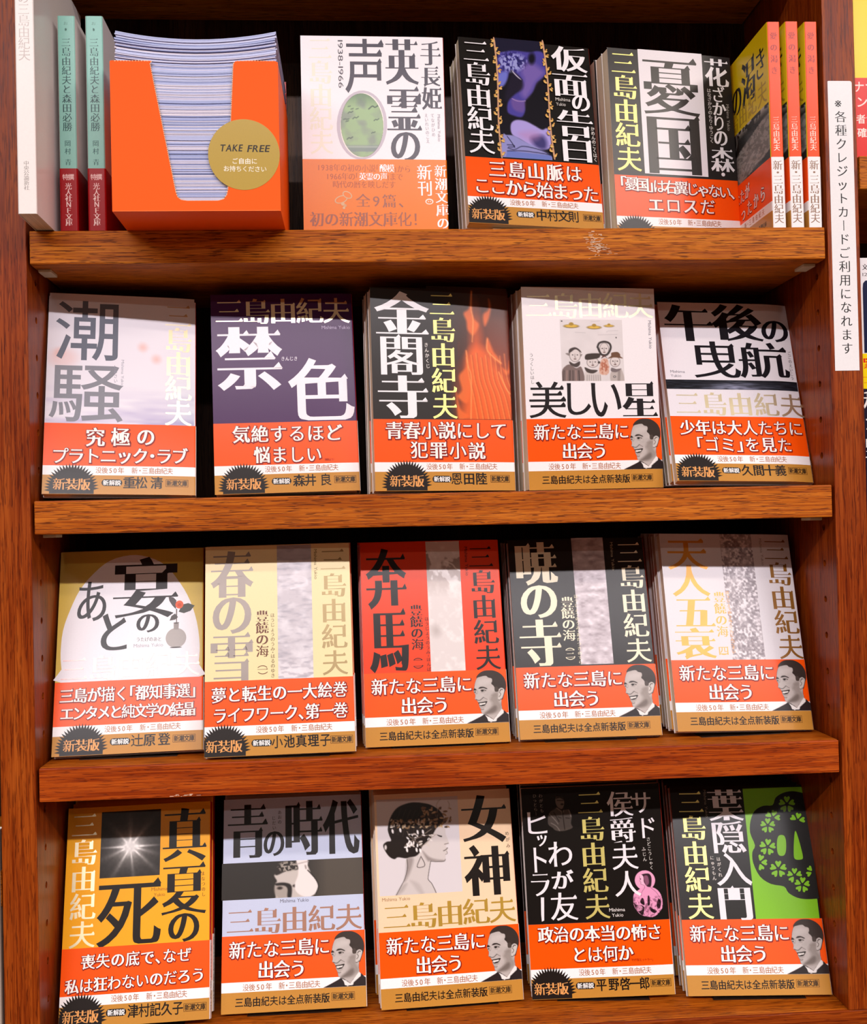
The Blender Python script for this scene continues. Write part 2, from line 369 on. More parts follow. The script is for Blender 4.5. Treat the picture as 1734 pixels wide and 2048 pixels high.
    p.poly([(150, 1885), (390, 1770), (640, 1640), (700, 1590), (830, 1660), (900, 1885)], '2a2121', 6, sp=False, setA=True)
    p.poly([(850, 1885), (1040, 1800), (1290, 1560), (1310, 1480), (1380, 1560), (1470, 1640), (1480, 1900)], '2a2121', 6, sp=False, setA=True)
    p.poly([(728, 1615), (850, 1690), (985, 1775), (1090, 1640), (1245, 1430), (1300, 1490), (1295, 1570), (1090, 1750), (1070, 1835), (830, 1835), (795, 1720)], 'e9e4e0', 6, sp=False, setA=True)
    p.line([(740, 1600), (860, 1672), (985, 1775)], 10, '4b403b', 6, sp=False); p.line([(985, 1775), (1085, 1640)], 8, '8b817b', 6, sp=False)
    p.line([(800, 1845), (960, 1870), (1100, 1845)], 50, '1b1412', 6)
    return p
def pic_woman():
    p = Pic(138, 166, [(65, 90), (1590, 20), (1690, 1850), (125, 1940)], 'd9d2d4')
    p.poly([(1090, 640), (1340, 640), (1370, 760), (1430, 930), (1395, 960), (1375, 1000), (1410, 1030), (1400, 1080), (1400, 1120), (1370, 1150), (1365, 1240), (1330, 1280), (1180, 1290), (1090, 1275), (1050, 1450), (1035, 1620), (1100, 1700), (1190, 1880), (900, 1960), (430, 1960), (440, 1900), (530, 1740), (600, 1590), (645, 1400), (630, 1230), (800, 900)], 'cfc6c2', 7)
    p.poly([(640, 1230), (700, 1200), (760, 1240), (720, 1420), (660, 1560), (590, 1660), (620, 1500)], '8b807c', 30, .7)
    p.poly([(930, 1080), (1050, 1190), (1180, 1240), (1340, 1260), (1300, 1285), (1090, 1275), (1020, 1260)], '8d827e', 22, .8)
    p.poly([(700, 1640), (860, 1700), (960, 1890), (880, 1890), (760, 1740)], 'b3a9a5', 30, .6); p.poly([(430, 1930), (540, 1740), (640, 1700), (560, 1850)], 'a39995', 30, .6)
    p.line([(1330, 1080), (1370, 1060), (1405, 1025)], 12, '3b2f2c', 7); p.line([(1345, 955), (1380, 945), (1420, 935)], 9, '4a3e3a', 6); p.line([(1390, 1090), (1400, 1130), (1365, 1150)], 8, '6b5f5a', 6)
    p.poly([(1205, 770), (1260, 785), (1300, 795), (1290, 815), (1240, 800)], '1c1412', 7); p.line([(1090, 1275), (1180, 1285), (1330, 1280), (1365, 1240)], 8, '3f3431', 6)
    for q in ([(1085, 1280), (1055, 1450), (1035, 1600), (1050, 1640), (1110, 1710), (1190, 1880)], [(640, 1240), (648, 1400), (600, 1600), (530, 1740), (430, 1930)]): p.line(q, 9, '2e2421', 6)
    p.poly([(640, 160), (800, 140), (1000, 165), (1120, 210), (1250, 300), (1330, 430), (1300, 560), (1200, 640), (1140, 740), (1080, 840), (930, 990), (880, 1110), (800, 1180), (690, 1200), (610, 1220), (470, 1200), (400, 1235), (300, 1180), (215, 1050), (195, 960), (260, 900), (340, 880), (300, 760), (280, 640), (330, 430), (450, 250)], '231b17', 8)
    p.ell(238, 1010, 22, 48, 'd5cdcb', 8)
    for i in range(9):
        x = 380+i*90; p.line([(x, 860-abs(i-4)*30), (x+60, 520), (x+150, 260+i*12)], 7, '5a4a3e', 9, .5)
    rng = np.random.RandomState(4)
    def leaf(x, y, r, a, c):
        t = np.linspace(0, 2*np.pi, 9)[:-1]; X = np.cos(t)*r*1.7; Y = np.sin(t)*r*.75
        p.poly(list(zip(x+X*math.cos(a)-Y*math.sin(a), y+X*math.sin(a)+Y*math.cos(a))), c, 6)
    for q in ([(330, 500), (430, 480), (560, 520), (680, 540), (900, 510), (1080, 500), (1200, 560)], [(640, 700), (720, 830), (900, 790), (1100, 660)], [(740, 870), (930, 800), (1080, 770), (1160, 760)], [(900, 1000), (1010, 930), (1090, 840), (1190, 760)], [(600, 980), (740, 880), (900, 960)], [(1190, 200), (1215, 300), (1210, 500)], [(1200, 180), (1230, 120), (1275, 85)], [(1420, 270), (1440, 190), (1410, 120)]): p.line(q, 9, 'a59482', 6)
    for k in range(46):
        t = k/46; x = 320+t*800+rng.uniform(-40, 40); y = 560+rng.uniform(-70, 90)-abs(t-.5)*60
        leaf(x, y, rng.uniform(14, 27), rng.uniform(0, 3.1), ['b49a78', 'cdbfa6', '8a6c4c', 'd9cfc0'][rng.randint(4)])
    for k in range(34): leaf(rng.uniform(620, 1120), rng.uniform(740, 1010), rng.uniform(12, 24), rng.uniform(0, 3.1), ['e6dfd9', 'cfc4ba', '3a2c24', 'f1ece8'][rng.randint(4)])
    for k in range(60): leaf(rng.uniform(930, 1470), rng.uniform(250, 620), rng.uniform(14, 30), rng.uniform(0, 3.1), ['7c5c40', 'a98a64', '3f2c20', 'c7ab84', '5a4231'][rng.randint(5)])
    for x, y in ((370, 700), (515, 680), (840, 720), (940, 715), (640, 1060), (820, 1060), (890, 1075), (650, 970), (720, 940)): leaf(x, y, 26, 1.4, 'eee8e4')
    p.line([(905, 1180), (830, 1380), (950, 1380), (970, 1320), (910, 1200)], 11, '3a2e2b', 6)
    return p
def pic_torso():
    p = Pic(100, 190, [(150, 60), (850, 90), (1060, 1960), (250, 1930)], '17151c')
    p.poly([(140, 60), (900, 60), (900, 240), (140, 300)], '1f1e33', 60, .9)
    p.poly([(200, 330), (300, 280), (430, 255), (650, 268), (770, 245), (860, 275), (930, 400), (950, 520), (900, 620), (840, 690), (770, 760), (720, 900), (640, 1000), (600, 1080), (610, 1200), (560, 1300), (450, 1290), (340, 1230), (350, 1060), (440, 950), (540, 860), (560, 740), (545, 700), (440, 600), (400, 570), (370, 590), (330, 720), (280, 810), (220, 820), (180, 640)], '4b4397', 14)
    p.poly([(560, 450), (680, 430), (820, 520), (880, 600), (770, 740), (700, 880), (620, 1000), (540, 930), (580, 720), (540, 600)], '7d66ad', 45, .8)
    p.poly([(430, 620), (560, 740), (560, 860), (440, 950), (330, 1060), (300, 1000), (350, 760)], '221d2e', 30, .9)
    p.ell(690, 370, 50, 90, '15131f', 22); p.poly([(210, 640), (330, 600), (330, 720), (270, 830), (190, 800)], '6d74c8', 22)
    n = p.noise(26, 44, 5); m = (n > .55)*np.clip(1-np.hypot((p.X-400)/260, (p.Y-440)/190), 0, 1); p.mix(np.clip(m*2, 0, .8), 'a9aee0'); m = (n < .45)*np.clip(1-np.hypot((p.X-400)/260, (p.Y-440)/190), 0, 1); p.mix(np.clip(m*2, 0, .7), '1d1c4c')
    p.poly([(395, 560), (470, 640), (545, 715), (500, 690), (430, 620)], 'c9c0d8', 6)
    p.poly([(400, 1030), (560, 1050), (610, 1070), (600, 1180), (560, 1230), (430, 1180)], '7a5a96', 20, .6); p.line([(410, 1020), (480, 1050), (560, 1055), (610, 1045)], 10, 'b394c4', 7)
    p.poly([(385, 1500), (400, 1400), (480, 1350), (620, 1365), (760, 1430), (880, 1490), (960, 1465), (1030, 1530), (1050, 1680), (1000, 1780), (880, 1800), (700, 1740), (540, 1650), (420, 1590)], 'a99cdc', 12)
    p.poly([(700, 1620), (880, 1580), (960, 1680), (940, 1790), (800, 1770)], '2f2b60', 40, .85); p.poly([(520, 1560), (760, 1520), (860, 1600), (700, 1680)], 'b784b4', 50, .5)
    p.poly([(265, 1600), (320, 1590), (440, 1600), (620, 1690), (900, 1810), (1020, 1880), (1040, 1990), (260, 1990)], '8f8fc6', 8); p.poly([(330, 1830), (1040, 1890), (1060, 1990), (300, 1960)], '6c7bc0', 6, sp=False)
    for q in ([(330, 1610), (400, 1700), (450, 1780)], [(340, 1790), (450, 1810), (560, 1760), (700, 1770), (900, 1820), (1020, 1880)], [(330, 1835), (600, 1830), (900, 1860), (1030, 1885)], [(330, 1740), (430, 1745), (440, 1770), (350, 1775)]): p.line(q, 10, '15152e', 6)
    return p
def pic_kids():
    p = Pic(132, 132, [(130, 110), (1510, 110), (1560, 1510), (170, 1515)], 'ddd6d6')
    p.C *= (1-.05*(p.noise(6, 6, 1)-.5))[..., None]
    for x, y, rx in ((385, 265, 170), (890, 290, 160), (1220, 255, 110)):
        p.ell(x, y, rx, rx*.26, '7a6440', 8); p.ell(x, y-5, rx*.86, rx*.19, 'dcb54a', 8); p.ell(x, y-rx*.3, rx*.3, rx*.22, 'a8863a', 7)
    for q in ([(470, 405), (700, 415)], [(820, 160), (1020, 140)], [(1170, 400), (1200, 370), (1420, 360)], [(980, 460), (1400, 450)]): p.line(q, 7, '8f8a8e', 7, .5)
    p.ell(175, 150, 18, 14, '3a3638', 6); p.ell(1378, 520, 14, 16, '3a3638', 6)
    # bodies
    p.poly([(165, 1540), (170, 1290), (240, 1180), (340, 1140), (480, 1220), (600, 1200), (640, 1540)], '7c6a66', 9)
    for k in range(6): p.line([(200+k*70, 1500), (215+k*65, 1280)], 24, ['4b403e', 'a98b82', '3a3230'][k % 3], 10, .8)
    p.poly([(700, 1540), (690, 1300), (860, 1340), (1000, 1320), (1010, 1540)], 'cfc6c2', 9)
    for k in range(7): p.line([(720+k*50, 1510), (725+k*48, 1380)], 18, '8a807e', 8, .7)
    p.poly([(1000, 1340), (1030, 1060), (1110, 1000), (1190, 1040), (1200, 1340)], 'd6ad9a', 10)
    nn = p.noise(30, 30, 8); m = (nn > .5)*np.clip(1.3-np.hypot((p.X-1110)/100, (p.Y-1190)/170), 0, 1); p.mix(np.clip(m, 0, .7), 'a5563c')
    p.poly([(1270, 1540), (1250, 1320), (1400, 1240), (1500, 1260), (1545, 1540)], 'b9aea9', 9); p.line([(1430, 1500), (1440, 1280)], 60, '8a7f7b', 9, .7); p.ell(1335, 1415, 30, 24, '3a3230', 6); p.ell(1335, 1415, 17, 12, 'ddd6d6', 5)
    for x, y, rx, ry in ((460, 930, 125, 150), (850, 1090, 135, 120), (1110, 780, 105, 140), (1350, 1070, 115, 125)):
        p.ell(x, y, rx, ry, '6e6260', 6); p.ell(x, y, rx-10, ry-10, 'd8cecb', 7)
        for s in (-1, 1): p.ell(x+s*rx*.42, y-10, 15, 11, '2a2222', 6)
        p.line([(x, y-30), (x-4, y+40), (x+14, y+46)], 8, '5a4e4c', 6); p.ell(x, y+ry*.55, 26, 11, '5a3a38', 7)
    p.poly([(325, 880), (340, 790), (460, 745), (560, 800), (600, 870), (480, 790), (380, 850)], '453b39', 8); p.poly([(250, 890), (330, 880), (330, 940)], '8a7f7b', 8); p.poly([(570, 920), (620, 900), (590, 960)], '8a7f7b', 8)
    p.poly([(335, 1070), (440, 1120), (560, 1065), (560, 1150), (480, 1200), (360, 1150)], '4c413e', 8); p.poly([(680, 1010), (720, 900), (1000, 885), (1010, 960), (950, 1000), (760, 1030)], '3f3531', 8); p.poly([(670, 1200), (800, 1250), (960, 1270), (860, 1340), (720, 1310)], '4a403c', 8)
    p.line([(960, 740), (1000, 650), (1110, 615), (1220, 650), (1255, 740), (1220, 850), (1150, 920), (1050, 910), (1000, 830), (965, 740)], 44, '3b3331', 8); p.poly([(1040, 1000), (1100, 920), (1180, 1000), (1120, 960)], '5a3a34', 7)
    p.poly([(1190, 1000), (1260, 940), (1270, 870), (1400, 850), (1460, 900), (1470, 950), (1520, 995), (1340, 975)], '6b4a36', 8); p.poly([(1270, 1210), (1380, 1240), (1490, 1230), (1380, 1310), (1260, 1290)], '75696a', 9); p.ell(990, 1090, 28, 28, '4a403e', 8)
    return p
def pic_flame():
    p = Pic(112, 184, [(0, 0), (710, 0), (710, 1153), (0, 1153)], '2b2522')
    X, Y = p.X, p.Y
    p.mix(np.clip((X-120)/420, 0, 1)*np.clip(.25+Y/900, 0, 1), '8a3413'); p.mix(np.clip(1-np.hypot((X-470)/300, (Y-1000)/520), 0, 1)*1.2*(X > 0), 'e0551a')
    p.mix(np.clip(1-np.hypot((X-420)/90, (Y-560)/520), 0, 1), 'd2561f')
    n = p.noise(6, 3, 2)
    flames = [([(395, 30), (370, 180), (320, 230), (340, 300), (350, 380), (400, 420), (450, 330), (400, 250)]), ([(545, 100), (540, 190), (490, 240), (500, 340), (540, 270), (560, 180)]),
              ([(520, 440), (510, 560), (580, 640), (640, 670), (600, 600), (570, 560)]), ([(710, 640), (690, 720), (640, 700), (670, 760), (710, 740)]),
              ([(330, 560), (320, 700), (260, 780), (280, 900), (240, 960), (330, 1010), (370, 800)]), ([(230, 920), (260, 1060), (330, 1120), (300, 1153), (240, 1153)])]
    for f in flames: p.poly(f, 'f0702a', 12, .85)
    p.poly([(330, 620), (400, 520), (520, 560), (600, 700), (710, 850), (710, 1160), (300, 1160), (330, 900)], 'ee6420', 40, .85)
    for k in range(9):
        x = 350+k*42; q = [(x-20, 620-20*(k % 3)), (x, 800), (x+30+k*4, 950), (x+60+k*6, 1153)]
        p.line(q, 7, 'ff9a4c', 6, .8); p.line([(a+9, b) for a, b in q], 6, 'a83a10', 6, .6)
    for q in ([(395, 40), (385, 180), (400, 290), (385, 480)], [(520, 450), (515, 550), (580, 620), (635, 660)], [(330, 560), (345, 700), (365, 800), (350, 1150)], [(610, 740), (670, 880), (710, 930)]): p.line(q, 7, 'ffa860', 6, .9)
    return p
def pic_strip(kind):
    p = Pic(52, 200, [(0, 0), (300, 0), (300, 1200), (0, 1200)], 'c9c2c8')
    if kind == 'sea':
        n = p.noise(3, 16, 11, 4); p.mix(np.clip((n-.4)*2.2, 0, 1), 'e6e1e6'); p.mix((p.Y < 140)*.7, 'a9a6b2'); n2 = p.noise(4, 60, 3, 2); p.mix(np.clip((.5-n2)*1.2, 0, .5), '8f8b98')
        for r in (150, 200, 250): p.line([(20, 260+r*.2), (200, 230+r*.4), (260, 300+r*.3), (120, 400)], 8, 'efeaf0', 10, .6)
        p.mix(np.clip((p.Y-980)/200, 0, 1)*.6*(n2 > .5), 'f5f1f4')
    elif kind == 'foam':
        n = p.noise(5, 20, 21, 4); p.C[:] = srgb('ded5d2'); p.mix(np.clip((n-.5)*2.5, 0, 1), 'f1ebe8'); m = np.clip((p.noise(3, 11, 9, 4)-.52)*14, 0, 1)*np.clip(1.25-p.Y/420, 0, 1); p.mix(m, '94827b')
        p.line([(170, 190), (230, 220), (260, 260), (300, 280)], 10, 'f4efec', 5); p.mix(np.clip(.8-np.hypot((p.X-60)/90, (p.Y-830)/110), 0, .7), 'b5a9a5')
    elif kind == 'sea2':
        n = p.noise(4, 34, 31, 3); p.C[:] = srgb('c4b9bf'); p.mix(np.clip((n-.5)*3, 0, 1), 'e8dfe4'); p.mix(np.clip((.45-n)*3, 0, .8), '9a8c92')
    else:
        n = p.noise(16, 64, 41, 2); n1 = p.noise(3, 12, 4, 3); p.C[:] = srgb('a79da2'); p.mix(np.clip((n-.5)*5, 0, 1), 'e9e3e6'); p.mix(np.clip((.45-n)*4, 0, .7), '7b7076'); p.mix(np.clip((n1-.5)*2, 0, .6), 'd8d0d4')
    return p
def pic_sun():
    p = Pic(90, 96, [(0, 0), (530, 0), (530, 585), (0, 585)], '24201d')
    X, Y = p.X-265, p.Y-320; r = np.hypot(X, Y); th = np.arctan2(Y, X)
    g = np.exp(-(r/75)**1.3)*1.2
    for a, w, L in ((1.45, .07, 230), (2.1, .09, 260), (.75, .09, 240), (-1.6, .12, 200), (-.9, .12, 210), (-2.3, .12, 170), (.3, .1, 190), (2.75, .1, 190)):
        d = np.abs(np.angle(np.exp(1j*(th-a)))); g += .75*np.exp(-(d/w)**2)*np.exp(-r/L*1.7)
    g += .85*np.exp(-(Y/9)**2)*np.exp(-(X/190)**2)+.25*np.exp(-(r/230)**2)
    p.mix(np.clip(g, 0, 1), 'f4efe9'); p.C *= (1-.15*(p.noise(30, 30, 2, 1)-.5))[..., None]
    return p
def pic_bulb():
    p = Pic(210, 56, [(0, 0), (1210, 0), (1210, 315), (0, 315)], '2b2621')
    p.mix(np.clip((p.X-700)/200, 0, 1)*.7, '5d5347')
    p.poly([(455, 110), (470, 170), (455, 200), (460, 300), (480, 320), (760, 320), (740, 60), (620, 80)], 'c4bbb4', 6)
    p.poly([(460, 200), (560, 195), (590, 230), (560, 330), (500, 330), (455, 280)], 'a59b92', 10)
    p.poly([(460, 190), (540, 188), (595, 220), (590, 320), (560, 310), (560, 240), (530, 212), (465, 208)], '221b18', 6); p.ell(495, 232, 22, 12, '2a221e', 6); p.ell(635, 222, 26, 10, '241c1a', 5); p.line([(610, 215), (660, 198)], 9, '241c1a', 5)
    p.poly([(460, 120), (470, 40), (520, 0), (660, 0), (660, 75), (560, 85)], '2c2521', 6)
    n = p.noise(60, 18, 7, 2); m = (n > .56)*np.clip(1-np.hypot((p.X-570)/110, (p.Y-50)/55), 0, 1); p.mix(np.clip(m*2.5, 0, .8), 'b5aca0')
    p.poly([(640, -10), (730, -10), (735, 60), (745, 100), (800, 170), (822, 230), (800, 290), (745, 318), (680, 305), (630, 260), (625, 200), (650, 130), (652, 60)], 'e9dfdb', 6)
    p.line([(735, 90), (800, 165), (826, 230), (803, 292)], 7, '14100e', 5); p.line([(652, 30), (740, 12)], 8, 'a79c98', 6); p.line([(715, 50), (720, 72)], 12, '8f8580', 6)
    return p
def pic_general():
    p = Pic(64, 88, [(0, 0), (226, 0), (226, 325), (0, 325)], '1a1613', 0)
    p.poly([(60, 120), (90, 105), (130, 130), (190, 125), (215, 180), (205, 250), (215, 290), (140, 315), (70, 310), (40, 285), (0, 245), (15, 150)], '4b423c', 6, setA=True)
    p.poly([(80, 20), (110, 5), (150, 20), (158, 60), (150, 100), (130, 125), (95, 105), (78, 70)], '6a5e55', 5, setA=True); p.poly([(80, 30), (105, 4), (150, 18), (156, 45), (120, 25)], '2a231f', 4); p.line([(95, 45), (150, 48)], 7, '2a231f', 4); p.ell(135, 80, 12, 7, '1c1714', 4)
    for q in ([(85, 110), (125, 145), (128, 165)], [(150, 115), (140, 150)], [(20, 160), (70, 220), (90, 250)], [(30, 240), (75, 270), (100, 310)], [(190, 130), (205, 190)]): p.line(q, 6, '8a7f76', 4, .8)
    for q in ([(133, 125), (138, 200), (145, 300)], [(60, 150), (100, 230)], [(95, 190), (120, 200)], [(160, 200), (190, 205)]): p.line(q, 6, '221b17', 4)
    return p
def pic_lady():
    p = Pic(72, 112, [(290, 220), (1250, 220), (1260, 1820), (290, 1820)], 'e79cc0', 0)
    p.ell(725, 560, 330, 335, 'eba3c4', 6, setA=True); p.poly([(420, 930), (700, 780), (1000, 830), (1180, 1000), (1250, 1250), (1230, 1500), (1170, 1600), (1080, 1700), (1010, 1760), (850, 1810), (560, 1740), (400, 1590), (300, 1350), (320, 1050)], 'e79cc0', 6, setA=True)
    p.poly([(300, 1290), (390, 1380), (560, 1400), (640, 1480), (620, 1620), (560, 1740), (430, 1600), (360, 1500)], '241a1c', 7); p.poly([(360, 1500), (440, 1400), (560, 1420), (580, 1540), (430, 1600)], 'c98aa8', 8)
    p.poly([(600, 380), (700, 340), (860, 340), (930, 430), (940, 580), (900, 780), (780, 770), (690, 620), (670, 450)], '35232b', 8); p.poly([(700, 420), (820, 420), (850, 650), (760, 740), (710, 600)], '9c5f7c', 14, .8)
    p.poly([(555, 420), (610, 360), (680, 440), (680, 620), (700, 760), (640, 720), (590, 690), (555, 600), (570, 500)], 'f0b7d0', 7); p.line([(560, 420), (570, 540), (550, 580), (590, 620), (580, 680), (640, 710), (690, 740), (700, 820)], 8, '5a2f42', 6); p.ell(580, 510, 18, 22, '3a1e2a', 6)
    p.line([(690, 830), (600, 950), (570, 1080)], 9, '6b3a50', 6); p.line([(880, 800), (1080, 1000), (1210, 1260)], 9, '6b3a50', 6)
    for q in ([(580, 1160), (640, 1200), (650, 1400), (520, 1300)], [(780, 1110), (830, 1110), (830, 1380), (760, 1400)], [(1120, 1210), (1200, 1280), (1180, 1450), (1120, 1540), (1050, 1430)], [(820, 1450), (900, 1520), (1040, 1620), (960, 1680), (840, 1600)]): p.poly(q, '24161b', 8)
    for k in range(6): p.line([(700-k*12+k*30, 1440), (660+k*38, 1720)], 9, '9b5574', 6, .8)
    n = p.noise(20, 30, 6, 2); p.mix((n > .58)*np.clip((p.Y-1080)/100, 0, 1)*.5, '5a2f42')
    return p
def pic_birds():
    p = Pic(84, 122, [(0, 0), (382, 0), (382, 570), (0, 570)], '9fbf8c', 0)
    r = np.hypot((p.X-191)/188, (p.Y-285)/282); p.A = np.clip(.5-(r-1)*60, 0, 1)
    n = p.noise(3, 5, 12, 3); p.mix(np.clip((n-.45)*3, 0, .9), '8b9a8a'); p.mix(np.clip(1-p.Y/130, 0, 1)*.7, '5f7a63'); p.mix(np.clip((p.Y-455)/20, 0, 1)*(p.Y < 520)*.75, '7d8a8c'); p.mix(np.exp(-((p.Y-478)/6)**2)*.6, 'c4d0c2')
    for x, y, s in ((90, 170, 1.2), (135, 218, 1.4), (300, 120, 2.6), (320, 235, 1.2), (80, 400, 1.4), (60, 250, .7), (38, 232, .6), (65, 232, .6), (105, 140, .6), (150, 140, .6), (80, 118, .6), (290, 350, .9)):
        p.line([(x-18*s, y+8*s), (x-5*s, y-2*s), (x+4*s, y+2*s), (x+18*s, y-7*s)], 5+s*2, '3f5148', 3, .9)
    return p
def pic_tide():
    p = Pic(70, 64, [(0, 0), (1275, 0), (1275, 1125), (0, 1125)], 'ece8f0')
    n = p.noise(3, 26, 17, 3); p.mix(np.clip((p.Y-780)/300, 0, 1)*np.clip((n-.35)*2, 0, 1), 'b4abcf'); p.mix(np.clip(1-np.hypot((p.X-130)/170, (p.Y-560)/110), 0, .55), 'f0c8c4')
    for x, y in ((820, 450), (940, 550), (100, 520)): p.mix(np.clip(1-np.hypot((p.X-x)/60, (p.Y-y)/55), 0, 1)*.6, 'eda898')
    p.mix(np.clip((p.X-1000)/400, 0, 1)*np.clip((p.Y-300)/900, 0, 1)*.5, '9fb3c8')
    return p
def pic_stripe():
    p = Pic(90, 14, [(0, 0), (1200, 0), (1200, 84), (0, 84)], '17181d')
    n = p.noise(12, 12, 3, 3); c = np.exp(-((p.X-640)/230)**2)*np.clip(p.Y/60, 0, 1); p.mix(np.clip(c*(n*1.6), 0, .9), 'a9acc8'); p.mix(np.clip(n-.5, 0, 1)*1.4, '4a5162')
    return p
def pic_grass():
    p = Pic(70, 60, [(0, 0), (700, 0), (700, 600), (0, 600)], '24221f')
    n = p.noise(24, 22, 3, 3)
    p.poly([(150, 330), (300, 230), (480, 170), (720, 130), (720, 470), (480, 560), (330, 600), (210, 600), (160, 500), (230, 440), (150, 380)], '777470', 12); p.mix(((p.sd(spline([(150, 330), (300, 230), (480, 170), (720, 130), (720, 470), (480, 560), (330, 600), (210, 600), (160, 500), (230, 440), (150, 380)])) < 0)*(n > .5)*.7), 'a8a49e')
    p.line([(230, 0), (240, 120), (200, 220), (210, 330)], 14, 'b5b0a8', 8, .8); m = (p.noise(30, 8, 5, 2) > .52)*np.clip(1-p.Y/110, 0, 1)*(p.X > 250); p.mix(m*1.0, 'c9c4bc')
    return p
PICS = {'face': pic_face, 'woman': pic_woman, 'torso': pic_torso, 'kids': pic_kids, 'flame': pic_flame, 'sea': lambda: pic_strip('sea'), 'foam': lambda: pic_strip('foam'),
        'sea2': lambda: pic_strip('sea2'), 'glitter': lambda: pic_strip('glitter'), 'sun': pic_sun, 'bulb': pic_bulb, 'general': pic_general, 'lady': pic_lady,
        'birds': pic_birds, 'tide': pic_tide, 'stripe': pic_stripe, 'grass': pic_grass}
